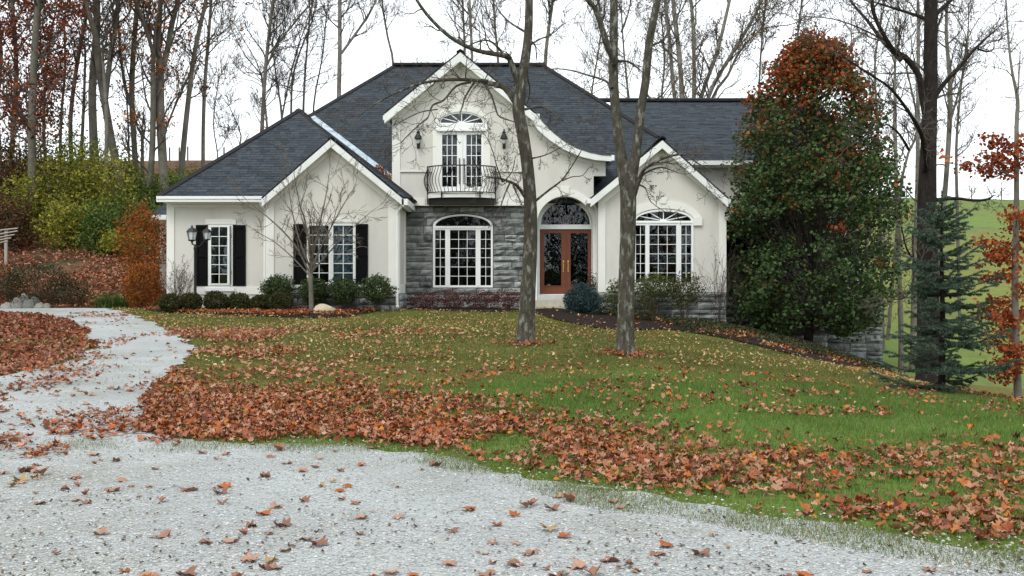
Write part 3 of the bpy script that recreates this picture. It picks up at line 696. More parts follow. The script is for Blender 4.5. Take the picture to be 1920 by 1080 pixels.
MB().box(X(1121, YB), X(1361, YB), YB - .06, YB + .2, -.4, Z(599.3, YB)).build('foundation', MATS['concrete'], house)
s5 = MB().box(rx0, rx1 - .003, 37.3, 37.5, -1.4, 1.2).build('stone_base', MATS['mortar'], house)
courses(s5, rx0, rx1 - .01, -.6, 1.19, 37.3, .07, hs=(.22, .28), seed=9, ws=(.5, 1.1))
s6 = MB().box(rx1, rx2, 36.0, 36.195, -2.2, 1.1).build('stone_base', MATS['mortar'], house)
courses(s6, rx1, X(1552, 36), -1.2, 1.09, 36.0, .07, hs=(.24, .28), seed=10, ws=(.45, .95)); courses(s6, X(1552, 36) + .004, rx2, -1.6, 1.09, 36.0, .10, hs=(.25, .29), seed=11, ws=(.35, .8))
MB().box(rx2 - .2, rx2, 36.2, 44, -2.4, 1.1).build('stone_base', MATS['mortar'], house)
MB().box(12.2, rx2, 36.2, 44, 1.1, 1.2).build('deck', MATS['concrete'], house)
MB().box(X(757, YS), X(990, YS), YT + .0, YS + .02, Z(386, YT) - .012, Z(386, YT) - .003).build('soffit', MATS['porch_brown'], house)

# --- entrance steps
steps = empty('entrance_steps', (X(1058, 33.2), 33.2, .6), 'two tan concrete steps below the red double front door', 'steps')
MB().box(X(1002.5, YT), X(1112, YT) , 33.35, YT - .06, .3, Z(563, 33.4)).build('step', MATS['concrete'], steps)
MB().box(X(1002, 33.2) - .02, X(1112, 33.2), 33.0, 33.35, .3, Z(574.5, 33.1)).build('step', MATS['concrete'], steps)
# ------------------------------------------------------------------ ground: one continuous sheet, cut into lawn, bank and pasture
def in_poly(poly, x, y):
    x = np.asarray(x, float); y = np.asarray(y, float); c = np.zeros(x.shape, bool); n = len(poly)
    bx0 = min(p[0] for p in poly); bx1 = max(p[0] for p in poly); by0 = min(p[1] for p in poly); by1 = max(p[1] for p in poly)
    idx = np.nonzero((x > bx0) & (x < bx1) & (y > by0) & (y < by1))[0]
    xx = x[idx]; yy = y[idx]; cc = np.zeros(len(idx), bool)
    for i in range(n):
        x0, y0 = poly[i]; x1, y1 = poly[(i + 1) % n]
        if y0 == y1: continue
        m = ((y0 > yy) != (y1 > yy)) & (xx < (x1 - x0) * (yy - y0) / (y1 - y0) + x0); cc ^= m
    c[idx] = cc; return c
def resample(poly, step, jit, seed):
    rg = random.Random(seed); out = []
    for i in range(len(poly)):
        a, b = Vector(poly[i]), Vector(poly[(i + 1) % len(poly)]); d = (b - a).length; k = max(1, int(d / step))
        for j in range(k):
            p = a.lerp(b, j / k); q = (vnoise(p.x, p.y, .5, seed) - .5) * 2 * jit + rg.uniform(-jit, jit) * .4
            t = (b - a).normalized(); out.append((p.x - t.y * float(q), p.y + t.x * float(q)))
    return out
def smooth_poly(pts, it=2):
    for _ in range(it):
        o = []
        for i in range(len(pts)):
            a, b = pts[i], pts[(i + 1) % len(pts)]
            o += [(a[0] * .75 + b[0] * .25, a[1] * .75 + b[1] * .25), (a[0] * .25 + b[0] * .75, a[1] * .25 + b[1] * .75)]
        pts = o
    return pts
def g2(px, py): q = ground_at(px, py); return (q[0], q[1])
def sheet(name, poly, lift, mat, grid=.5, skirt=True):
    xs = np.arange(min(p[0] for p in poly), max(p[0] for p in poly), grid); ys = np.arange(min(p[1] for p in poly), max(p[1] for p in poly), grid)
    gx_, gy_ = np.meshgrid(xs, ys); gx_ = gx_.ravel(); gy_ = gy_.ravel(); m = in_poly(poly, gx_, gy_)
    pts = [Vector(p) for p in poly] + [Vector((float(a), float(b))) for a, b in zip(gx_[m], gy_[m])]
    n = len(poly)
    r = delaunay_2d_cdt(pts, [], [list(range(n))], 1, 1e-5)
    V2, F = r[0], r[2]
    V = np.array([(p.x, p.y) for p in V2]); zz = H(V[:, 0], V[:, 1]) + lift
    me = bpy.data.meshes.new(name); me.from_pydata([(float(a), float(b), float(c)) for (a, b), c in zip(V, zz)], [], [tuple(f) for f in F]); me.materials.append(mat)
    for p in me.polygons: p.use_smooth = True
    me.update()
    return tag(put(name, me), kind='structure')
drive_px = [(1700, 1015), (1500, 985), (1250, 940), (1100, 925), (950, 885), (800, 852), (650, 840), (500, 836), (400, 834), (300, 832),
            (255, 810), (285, 775), (272, 745), (300, 715), (345, 685), (368, 655), (345, 632), (300, 610), (262, 596), (240, 588)]
dr = [g2(*p) for p in drive_px]
drL = [g2(*p) for p in [(62, 592), (122, 601), (165, 620), (180, 645), (165, 665), (100, 690), (10, 712)]]
DRIVE0 = [(14, 2.5), (14, 4.2), g2(1915, 1050)] + dr + [(-13.2, 33.2), (-13.8, 35.0), (-24, 35.0), (-24, 31.5), (-15.4, 31.2)] + drL + [(-10.5, 15.0), (-14, 12), (-14, 2.5), (-14, -4), (14, -4)]
DRIVE = resample(smooth_poly(DRIVE0, 2), .12, .17, 3)
BED1 = resample(smooth_poly([g2(258, 581), g2(330, 589), g2(450, 592), g2(560, 597), g2(650, 597), g2(690, 588), g2(735, 580), (-3.6, 31.95), (-7.5, 31.95), (-7.6, 32.6), (-11.3, 32.6)], 2), .25, .06, 4)
BED2 = resample(smooth_poly([g2(752, 581), g2(860, 585), g2(985, 585), (.6, 33.9), (-3.4, 34.05)], 2), .25, .05, 5)
BED3 = resample(smooth_poly([g2(1003, 589), g2(1060, 606), g2(1150, 622), g2(1240, 616), g2(1330, 630), g2(1420, 648), g2(1500, 670), g2(1600, 692), g2(1690, 702), (13.6, 36.0), (9.3, 36.2), (7.0, 37.3), (6.9, 33.1), (2.8, 33.1), (2.7, 33.7), (2.0, 33.7), (1.8, 32.9), (.7, 32.9)], 2), .25, .06, 6)
BEDS = [BED1, BED2, BED3]

xs = np.concatenate([np.arange(-320, -60, 20), np.arange(-60, -22, 2), np.arange(-22, 22, .4), np.arange(22, 70, 2), np.arange(70, 340, 20)])
ys = np.concatenate([np.arange(-90, -12, 6), np.arange(-12, 3, 1.5), np.arange(3, 42, .38), np.arange(42, 72, 1), np.arange(72, 190, 4), np.arange(190, 700, 30)])
GX, GY = np.meshgrid(xs, ys); GZ = H(GX, GY)
nx, ny = len(xs), len(ys)
idx = np.arange(nx * ny).reshape(ny, nx)
Q = np.stack([idx[:-1, :-1], idx[:-1, 1:], idx[1:, 1:], idx[1:, :-1]], -1).reshape(-1, 4)
cx_ = (GX[:-1, :-1] + GX[1:, 1:]).ravel() / 2; cy_ = (GY[:-1, :-1] + GY[1:, 1:]).ravel() / 2
bank_start = np.interp(cx_, [-14, -11, -6, 10], [35.2, 37.5, 49, 52])
isbank = (cy_ > bank_start) & (cx_ < 10); ispast = (cx_ >= 10) & (cy_ > 36.5) & ~isbank
VV = np.stack([GX.ravel(), GY.ravel(), GZ.ravel()], -1)
def lawn_mix(x, y):
    """1 = taller fresh grass of the near band, 0 = short olive lawn by the house"""
    edge = np.interp(x, [-6, -2, 2, 6, 12], [11.5, 13.5, 16.3, 15.5, 14.5])
    return 1 - sstep(edge - .8, edge + .8, y + (vnoise(x, y, 1.3, 8) - .5) * 1.6)
lm = lawn_mix(VV[:, 0], VV[:, 1])
pz = vnoise(VV[:, 0], VV[:, 1], 2.3, 2)
cl = np.stack([.085 + .03 * (1 - lm) + .015 * pz, .125 + .02 * lm - .012 * (1 - lm), .026 + 0 * pz], -1)
pc = np.stack([.108 + .05 * vnoise(VV[:, 0], VV[:, 1], 14, 4), .150 + .035 * vnoise(VV[:, 0], VV[:, 1], 9, 6), .040 + 0 * pz], -1)
bk = np.stack([.105 + .05 * pz, .062 + .025 * pz, .038 + .012 * pz], -1)
def region(name, mask, cols, mat):
    f = Q[mask]; u, inv = np.unique(f, return_inverse=True)
    me = mesh_np(name, VV[u], inv.reshape(f.shape), mat, cols[u], smooth=True)
    return tag(put(name, me), kind='structure')
M('lawn_soil', rough=.95, var=.35, scale=9, bump=.5, bscale=30, bdist=.03, spec=.1, attr=True, col2=(.085, .065, .035), c2scale=3.5, c2lo=.5, c2hi=.75)
M('bank_soil', rough=.95, var=.4, scale=6, bump=.6, bscale=20, bdist=.05, spec=.1, attr=True, col2=(.045, .05, .02), c2scale=.8, c2lo=.5, c2hi=.62)
M('pasture', rough=.95, var=.16, scale=2.0, bump=.3, bscale=12, bdist=.05, spec=.1, attr=True, col2=(.11, .12, .045), c2scale=.35, c2lo=.45, c2hi=.7)
region('lawn', ~isbank & ~ispast, cl, MATS['lawn_soil'])
region('wooded_bank', isbank, bk, MATS['bank_soil'])
region('pasture_hill', ispast, pc, MATS['pasture'])

# gravel
def gravel_mat():
    m = M('gravel', (.385, .40, .395), .95, .16, .7, 0, spec=.12, col2=(.26, .265, .225), c2scale=.45, c2lo=.50, c2hi=.72)
    nt = m.node_tree; N = nt.nodes; L = nt.links; b = N['Principled BSDF']; tc = N.new('ShaderNodeTexCoord')
    v1 = N.new('ShaderNodeTexVoronoi'); v1.inputs['Scale'].default_value = 55; L.new(tc.outputs['Object'], v1.inputs['Vector'])
    v2 = N.new('ShaderNodeTexVoronoi'); v2.inputs['Scale'].default_value = 23; L.new(tc.outputs['Object'], v2.inputs['Vector'])
    ad = N.new('ShaderNodeMath'); ad.operation = 'ADD'; L.new(v1.outputs[0], ad.inputs[0]); L.new(v2.outputs[0], ad.inputs[1])
    bp = N.new('ShaderNodeBump'); bp.invert = True; bp.inputs['Strength'].default_value = .8; bp.inputs['Distance'].default_value = .02; L.new(ad.outputs[0], bp.inputs['Height']); L.new(bp.outputs[0], b.inputs['Normal'])
    old = b.inputs['Base Color'].links[0].from_socket
    bw = N.new('ShaderNodeRGBToBW'); L.new(v1.outputs['Color'], bw.inputs[0]); mr = N.new('ShaderNodeMapRange'); mr.inputs[3].default_value = .78; mr.inputs[4].default_value = 1.16; L.new(bw.outputs[0], mr.inputs[0])
    mu = N.new('ShaderNodeVectorMath'); mu.operation = 'SCALE'; L.new(old, mu.inputs[0]); L.new(mr.outputs[0], mu.inputs['Scale']); L.new(mu.outputs[0], b.inputs['Base Color'])
    return m
sheet('gravel_driveway', DRIVE, .022, gravel_mat())
M('mulch', (.022, .016, .014), .95, .5, 30, 1.0, 45, .05, .1, col2=(.05, .03, .022), c2scale=20)
for b in BEDS: sheet('mulch_bed', b, .035, MATS['mulch'], .4)
# loose stones on the gravel, near part
def octa(centers, sx, sy, sz, ang, cols):
    n = len(centers); ca, sa = np.cos(ang), np.sin(ang)
    base = np.array([(1, 0, 0), (0, 1, 0), (-1, 0, 0), (0, -1, 0), (.1, -.1, 1), (0, 0, -1)], float)
    B = base[None] * np.stack([sx, sy, sz], -1)[:, None]; B = B * (1 + RNG.uniform(-.25, .25, B.shape))
    x = B[..., 0] * ca[:, None] - B[..., 1] * sa[:, None]; y = B[..., 0] * sa[:, None] + B[..., 1] * ca[:, None]
    V = np.stack([x, y, B[..., 2]], -1) + centers[:, None]
    T = np.array([(0, 1, 4), (1, 2, 4), (2, 3, 4), (3, 0, 4)])
    F = (T[None] + (np.arange(n) * 6)[:, None, None]).reshape(-1, 3)
    return V.reshape(-1, 3), F, np.repeat(cols, 6, 0)
n = 60000; y = 4.6 + 8.0 * RNG.random(n) ** 1.5; x = (RNG.random(n) * 2 - 1) * (y * .54 + .4)
k = in_poly(DRIVE, x, y) | (in_poly(DRIVE, x, y - .35) & (RNG.random(n) < .30)); x, y = x[k], y[k]; n = len(x)
s = .005 + .009 * RNG.random(n) ** 2
gcol = np.array([(.41, .425, .42), (.47, .485, .48), (.34, .355, .35), (.42, .40, .355), (.25, .26, .255)])[RNG.integers(0, 5, n)] * RNG.uniform(.85, 1.12, (n, 1))
Vg, Fg, Cg = octa(np.stack([x, y, H(x, y) + .024], -1), s * 1.1, s * .9, s * .65, RNG.random(n) * 6.28, gcol)
M('pebble', rough=.95, var=.1, scale=30, attr=True, spec=.15)
tag(put('loose_gravel', mesh_np('loose_gravel', Vg, Fg, MATS['pebble'], Cg)), 'pale grey loose gravel stones covering the driveway', 'gravel', kind='stuff')
# walk slab by the stone wall
q0 = g2(930, 583)
MB().box(X(935, 33.2), X(1001, 33.2), 32.9, 33.4, .6, .86).build('walk_slab', MATS['concrete'], None)
tag(bpy.data.objects['walk_slab'], 'thin concrete walk slab at the foot of the entrance steps', 'slab')
# ------------------------------------------------------------------ plants: tubes, leaf clouds
class Tubes:
    def __init__(s): s.g = {}
    def add(s, pts, rad, sides): s.g.setdefault((len(pts), sides), []).append((pts, rad))
    def arrays(s):
        VS = []; FS = []; off = 0
        for (n, k), L in s.g.items():
            Pt = np.array([a for a, _ in L], float); Rd = np.array([b for _, b in L], float); T = len(L)
            tg = np.empty_like(Pt); tg[:, 1:-1] = Pt[:, 2:] - Pt[:, :-2]; tg[:, 0] = Pt[:, 1] - Pt[:, 0]; tg[:, -1] = Pt[:, -1] - Pt[:, -2]
            tg /= np.linalg.norm(tg, axis=-1, keepdims=True) + 1e-9
            m = Pt[:, -1] - Pt[:, 0]; ref = np.where((np.abs(m[:, 2]) > np.abs(m[:, 0]))[:, None], np.array([1., .13, 0]), np.array([0, .13, 1.]))
            u = ref[:, None] - tg * (ref[:, None] * tg).sum(-1, keepdims=True); u /= np.linalg.norm(u, axis=-1, keepdims=True) + 1e-9
            w = np.cross(tg, u); a = np.arange(k) * 2 * math.pi / k
            V = Pt[:, :, None] + (u[:, :, None] * np.cos(a)[None, None, :, None] + w[:, :, None] * np.sin(a)[None, None, :, None]) * Rd[:, :, None, None]
            i = np.arange(n - 1)[:, None]; j = np.arange(k)[None]
            f = np.stack([i * k + j, i * k + (j + 1) % k, (i + 1) * k + (j + 1) % k, (i + 1) * k + j], -1).reshape(-1, 4)
            F = (f[None] + (np.arange(T) * n * k)[:, None, None]).reshape(-1, 4) + off
            VS.append(V.reshape(-1, 3)); FS.append(F); off += T * n * k
        return (np.concatenate(VS), np.concatenate(FS)) if VS else (np.zeros((0, 3)), np.zeros((0, 4), int))
    def build(s, name, mat, parent, loc):
        V, F = s.arrays()
        if not len(V): return None
        return put(name, mesh_np(name, V - np.array(loc), F, mat, smooth=True), parent)
def nrm(d):
    l = math.sqrt(d[0] ** 2 + d[1] ** 2 + d[2] ** 2) or 1; return (d[0] / l, d[1] / l, d[2] / l)
def offdir(d, ang, rg):
    while True:
        v = (rg.gauss(0, 1), rg.gauss(0, 1), rg.gauss(0, 1)); k = v[0] * d[0] + v[1] * d[1] + v[2] * d[2]
        u = (v[0] - k * d[0], v[1] - k * d[1], v[2] - k * d[2]); l = math.sqrt(sum(c * c for c in u))
        if l > .2: break
    c, s = math.cos(ang), math.sin(ang) / l
    return (d[0] * c + u[0] * s, d[1] * c + u[1] * s, d[2] * c + u[2] * s)
def grow(T, p, d, L, r, lvl, prm, rg, tips):
    n = prm.get('n', (5, 4, 4, 3))[min(lvl, 3)]; cv = prm.get('curv', .22); tr = prm.get('trop', .10); sc = L / n
    pts = [p]; ds = [d]
    for i in range(n):
        d = nrm((d[0] + rg.gauss(0, cv), d[1] + rg.gauss(0, cv), d[2] + rg.gauss(0, cv) + tr))
        p = (p[0] + d[0] * sc, p[1] + d[1] * sc, p[2] + d[2] * sc); pts.append(p); ds.append(d)
    rmin = prm.get('rmin', .003); re = max(rmin * .8, r * .35)
    T.add(pts, [max(rmin, r + (re - r) * i / n) for i in range(n + 1)], 7 if r > .06 else 5 if r > .02 else 3)
    if lvl >= prm['lv']: tips.append(pts[-1]); tips.append(pts[len(pts) // 2]); return
    nc = prm['nc'][lvl]; a0 = prm.get('a0', .22)
    for c in range(nc):
        t = a0 + (1 - a0) * (c + rg.random()) / nc; f = t * n; i = min(int(f), n - 1); q = f - i
        b = tuple(pts[i][k] + (pts[i + 1][k] - pts[i][k]) * q for k in range(3))
        rr = r + (re - r) * t
        grow(T, b, offdir(ds[i + 1], R(rg.uniform(*prm.get('ang', (25, 60)))), rg), L * rg.uniform(*prm.get('lf', (.4, .7))) * (1.15 - .45 * t), max(rmin, rr * rg.uniform(.45, .7)), lvl + 1, prm, rg, tips)
    tips.append(pts[-1])
def spline(pts, sub=3):
    out = []
    for i in range(len(pts) - 1):
        p0 = pts[max(i - 1, 0)]; p1 = pts[i]; p2 = pts[i + 1]; p3 = pts[min(i + 2, len(pts) - 1)]
        for k in range(sub):
            t = k / sub
            out.append(tuple(.5 * (2 * b + (c - a) * t + (2 * a - 5 * b + 4 * c - d) * t * t + (3 * b - a - 3 * c + d) * t ** 3) for a, b, c, d in zip(p0, p1, p2, p3)))
    out.append(tuple(pts[-1])); return out
def limb3(px, Y, dy0=0.0, dy1=0.0, wk=1.0):
    """(px, py, width) list in the plane Y -> world points with radius; depth drifts from dy0 to dy1 along the limb"""
    o = []; n = len(px)
    for i, (a, b, w) in enumerate(px):
        y = Y + dy0 + (dy1 - dy0) * i / max(1, n - 1); o.append((X(a, Y) , y, Z(b, Y), w * wk * Y / FPX / 2))
    return spline(o, 3)
def side_twigs(T, S, n, prm, L, rg, tips, t0=0.0, rf=.5, t1=1.0):
    for c in range(n):
        f = (t0 + (t1 - t0) * (c + rg.random()) / n) * (len(S) - 1); i = min(int(f), len(S) - 2); q = f - i
        b = tuple(S[i][k] + (S[i + 1][k] - S[i][k]) * q for k in range(4)); d = nrm(tuple(S[i + 1][k] - S[i][k] for k in range(3)))
        grow(T, b[:3], offdir(d, R(rg.uniform(30, 70)), rg), L * rg.uniform(.5, 1.1), max(.004, min(b[3] * rf, L * .02)), 0, prm, rg, tips)
def leaf_arrays(C, size, cols, rng, up=.3, fold=.25, shape=.5):
    """folded diamond leaves: C centres (n,3), size (n,), colours (n,3)"""
    n = len(C); N_ = rng.normal(size=(n, 3)); N_[:, 2] += up; N_ /= np.linalg.norm(N_, axis=1, keepdims=True)
    A = rng.normal(size=(n, 3)); A -= N_ * (A * N_).sum(1, keepdims=True); A /= np.linalg.norm(A, axis=1, keepdims=True); B = np.cross(N_, A)
    s = np.asarray(size)[:, None]; fo = N_ * s * fold * rng.uniform(.2, 1, (n, 1))
    V = np.stack([C - A * s * .5, C + B * s * shape * .62 + fo - A * s * .05, C + A * s * .5, C - B * s * shape * .62 + fo - A * s * .05], 1)
    i = np.arange(n)[:, None] * 4
    F = np.concatenate([i + np.array([0, 1, 2]), i + np.array([0, 2, 3])], 0)
    return V.reshape(-1, 3), F, np.repeat(cols, 4, 0)
def pick(pal, n, rng, var=.25):
    pal = np.array(pal, float); return pal[rng.integers(0, len(pal), n)] * rng.uniform(1 - var, 1 + var, (n, 1))
M('bark_grey', (.082, .074, .058), .95, .5, 9, 1.0, 16, .05, .1, col2=(.25, .255, .22), c2scale=6, c2lo=.53, c2hi=.63, stretch=(1.6, 1.6, .6))
M('bark_dark', (.032, .026, .024), .95, .4, 6, 1.0, 18, .05, .1, col2=(.095, .09, .08), c2scale=9, c2lo=.6, c2hi=.7, stretch=(1.6, 1.6, .6))
M('bark_bg', (.165, .145, .122), .95, .3, 2, .5, 8, .05, .1, col2=(.10, .105, .085), c2scale=1.2, c2lo=.45, c2hi=.65)
M('bark_bg_pale', (.20, .185, .16), .95, .3, 2, .5, 8, .05, .1, col2=(.11, .105, .085), c2scale=1.2, c2lo=.45, c2hi=.65)
M('twig', (.095, .08, .068), .95, .25, 3, spec=.1)
M('twig_pale', (.16, .135, .105), .95, .25, 3, spec=.1)
M('leaf', rough=.6, var=.12, scale=3, attr=True, spec=.25, transl=.28)
M('leaf_matte', rough=.85, var=.12, scale=3, attr=True, spec=.1, transl=.15)
def make_tree(name, label, spines, Y, base_py=None, limbs=(), prm=None, seed=1, twn=10, twL=2.0, t0=.3, group=None, bark='bark_bg', twig='twig', leaves=None, cat='tree', limb_tw=(6, 1.2), flare=True, yoff=None, wk=1.0, fork=False):
    rg = random.Random(seed); rng = np.random.default_rng(seed)
    prm = prm or dict(lv=2, nc=(6, 4, 0), ang=(25, 60), rmin=.008)
    b = spines[0][0]; bx = X(b[0], Y); bz = hz(bx, Y); loc = (bx, Y, bz - .05)
    e = empty(name, loc, label, cat, group)
    TT = Tubes(); TW = Tubes(); tips = []; Ss = []
    for k, sp in enumerate(spines):
        S = limb3(sp, Y, 0, 0 if k == 0 else (yoff or 0) * (1 if k % 2 else -1), wk)
        if k == 0:
            if S[0][2] > bz - .05:
                S = [(S[0][0] * 1.0 + (S[0][0] - S[3][0]) * .2, Y, bz - .15, S[0][3] * (1.35 if flare else 1.05))] + S
            elif flare: S[0] = (*S[0][:3], S[0][3])
        TT.add([s[:3] for s in S], [s[3] for s in S], 12 if S[0][3] > .09 else 8); Ss.append(S)
        side_twigs(TW, S, twn, prm, twL, rg, tips, t0 if k == 0 else .12)
        if fork and k == 0: continue
        top = S[-1]; d = nrm(tuple(S[-1][q] - S[-2][q] for q in range(3)))
        for _ in range(3): grow(TW, top[:3], offdir(d, R(rg.uniform(5, 35)), rg), twL * 1.6, top[3] * .75, 0, prm, rg, tips)
    for lb in limbs:
        px, dy = lb[0], lb[1]; S = limb3(px, Y, 0, dy, wk); TT.add([s[:3] for s in S], [s[3] for s in S], 7)
        nn, LL = lb[2] if len(lb) > 2 else limb_tw
        side_twigs(TW, S, nn, prm, LL, rg, tips, .15)
        d = nrm(tuple(S[-1][q] - S[-2][q] for q in range(3))); grow(TW, S[-1][:3], d, LL, S[-1][3] * .8, 0, prm, rg, tips)
    TT.build('trunk', MATS[bark], e, loc); TW.build('branches', MATS[twig], e, loc)
    if leaves:
        pal, per, spread, size, frac, zmin, zmax = leaves
        tp = np.array(tips); tp = tp[rng.random(len(tp)) < frac]; tp = tp[(tp[:, 2] > zmin) & (tp[:, 2] < zmax)]
        if len(tp):
            C = np.repeat(tp, per, 0) + rng.normal(size=(len(tp) * per, 3)) * np.array([spread, spread, spread * .55])
            cc = np.repeat(pick(pal, len(tp), rng, .3), per, 0) * rng.uniform(.7, 1.3, (len(C), 1))
            V, F, K = leaf_arrays(C, rng.uniform(.7, 1.3, len(C)) * size, cc, rng)
            put('leaves', mesh_np('leaves', V - np.array(loc), F, MATS['leaf_matte'], K), e)
    return e
# ------------------------------------------------------------------ the two bare trees on the lawn
PF = dict(lv=2, nc=(5, 4, 0), ang=(25, 65), lf=(.4, .75), curv=.26, trop=.02, rmin=.0035, n=(6, 5, 4, 3))
make_tree('bare_tree', 'slender bare tree on the lawn before the stone panel, one drooping limb across the balcony', [[(983, 657, 64), (984, 645, 48), (985, 632, 41), (988, 590, 36), (990, 540, 34), (994, 470, 31), (995, 400, 29), (990, 320, 27), (980, 250, 27), (972, 205, 27), (976, 165, 25), (982, 130, 22), (990, 70, 19), (992, 0, 17), (990, -90, 14), (998, -220, 9), (1000, -330, 5)]], 19.9,
    limbs=[([(975, 165, 17), (957, 117, 13), (949, 109, 12), (914, 105, 10), (891, 101, 9), (864, 91, 8.5), (837, 74, 8), (802, 39, 7), (778, 0, 6), (765, -50, 4)], -.8, (9, 1.0)),
           ([(950, 110, 7), (935, 96, 5), (918, 88, 4), (900, 95, 3.5), (880, 110, 2.5)], -1.0, (5, .5)),
           ([(972, 200, 17), (945, 162, 13), (914, 152, 11), (903, 145, 9), (868, 142, 6), (825, 138, 2.5)], .5, (6, .7)),
           ([(914, 153, 10), (883, 154, 8), (844, 158, 7), (798, 168, 5.5), (759, 187, 4), (720, 212, 3), (690, 240, 2)], -1.3, (10, .8)),
           ([(883, 154, 6), (856, 163, 5), (833, 191, 4.5), (813, 202, 4), (805, 226, 3.5), (794, 237, 3), (775, 256, 2.5), (759, 275, 2)], -.6, (8, .6)),
           ([(889, 154, 5), (872, 190, 4), (871, 206, 3.5), (862, 240, 2)], -.9, (4, .5)),
           ([(907, 155, 5), (922, 183, 4), (930, 210, 4), (938, 229, 3), (969, 242, 2)], -.8, (6, .6)),
           ([(820, 205, 3), (790, 215, 2.6), (760, 235, 2), (735, 255, 1.6)], -.8, (5, .5)),
           ([(984, 205, 6), (1015, 202, 4), (1035, 215, 3), (1060, 235, 2), (1088, 236, 1.5)], -.5, (4, .4)),
           ([(986, 372, 8), (969, 350, 7), (953, 344, 6), (935, 340, 4), (915, 342, 2.5)], -.8, (6, .55)),
           ([(955, 345, 4), (946, 368, 3.5), (938, 393, 2.5), (928, 410, 1.8)], -.7, (4, .4)), ([(962, 348, 4), (972, 372, 3), (980, 393, 2)], -.6, (3, .3)),
           ([(942, 341, 3.5), (932, 315, 2.6), (925, 290, 2), (915, 268, 1.5)], -.6, (4, .4)), ([(944, 341, 3), (960, 325, 2), (966, 300, 1.5)], -.5, (3, .3)),
           ([(1000, 380, 6), (1030, 357, 4.5), (1054, 339, 3.5), (1077, 305, 2.4), (1091, 281, 1.6)], -.7, (3, .45)), ([(1054, 339, 3), (1071, 334, 2.2), (1089, 334, 1.8), (1099, 322, 1.4)], -.7, (2, .2)),
           ([(997, 297, 4), (1020, 295, 2.6), (1048, 285, 1.6)], -.6, (4, .35)), ([(986, 90, 6), (1010, 70, 4), (1035, 55, 3), (1060, 30, 2)], .6, (4, .5)), ([(985, 60, 6), (950, 30, 4), (925, -10, 3)], .6, (5, .6))],
    prm=PF, seed=3, twn=7, twL=1.2, t0=.62, bark='bark_grey', twig='twig', flare=False, wk=.86)
make_tree('bare_tree', 'forked bare tree with lichen-spotted bark on the lawn before the arched bay window', [[(1172, 678, 68), (1172, 664, 52), (1172, 650, 45), (1173, 600, 39), (1175, 520, 37), (1177, 450, 36), (1178, 380, 37), (1177, 335, 38)],
     [(1172, 345, 28), (1165, 290, 25), (1158, 230, 23), (1152, 160, 22), (1152, 80, 20), (1153, 0, 18), (1150, -100, 15), (1152, -260, 8)],
     [(1182, 345, 26), (1192, 290, 22), (1199, 218, 20), (1209, 156, 19), (1215, 86, 18), (1231, 0, 16), (1245, -100, 13), (1255, -250, 7)]], 18.1, yoff=.25,
    limbs=[([(1152, 118, 17), (1147, 105, 16), (1135, 82, 15), (1118, 31, 12), (1106, 15, 11), (1083, -5, 8), (1050, -40, 5)], -.4, (5, .9)),
           ([(1184, 385, 11), (1192, 356, 9), (1199, 330, 8), (1211, 315, 7), (1242, 301, 5.5), (1273, 298, 4), (1295, 315, 3), (1315, 328, 2)], -.8, (8, .6)),
           ([(1188, 340, 6), (1210, 325, 5), (1235, 318, 3.5), (1262, 330, 2.2)], -.5, (4, .4)),
           ([(1195, 345, 5), (1209, 355, 3.5), (1216, 380, 2.2), (1240, 400, 1.6)], -.4, (4, .3)),
           ([(1148, 165, 7), (1136, 148, 5.5), (1110, 136, 4.5), (1075, 122, 3.5), (1045, 115, 2.5)], .6, (6, .6)),
           ([(1160, 115, 6), (1180, 112, 5), (1205, 125, 3)], .3, (3, .3)), ([(1214, 100, 8), (1225, 82, 6), (1245, 70, 5), (1262, 45, 3.5), (1275, 10, 2.5)], .5, (5, .6)),
           ([(1165, 60, 5), (1180, 20, 4), (1190, -20, 3)], .5, (4, .5)), ([(1208, 170, 6), (1222, 190, 4), (1240, 180, 3), (1252, 160, 2)], -.4, (4, .4))],
    prm=PF, seed=8, twn=0, twL=1.0, t0=.8, bark='bark_grey', twig='twig', flare=False, wk=.84, fork=True)
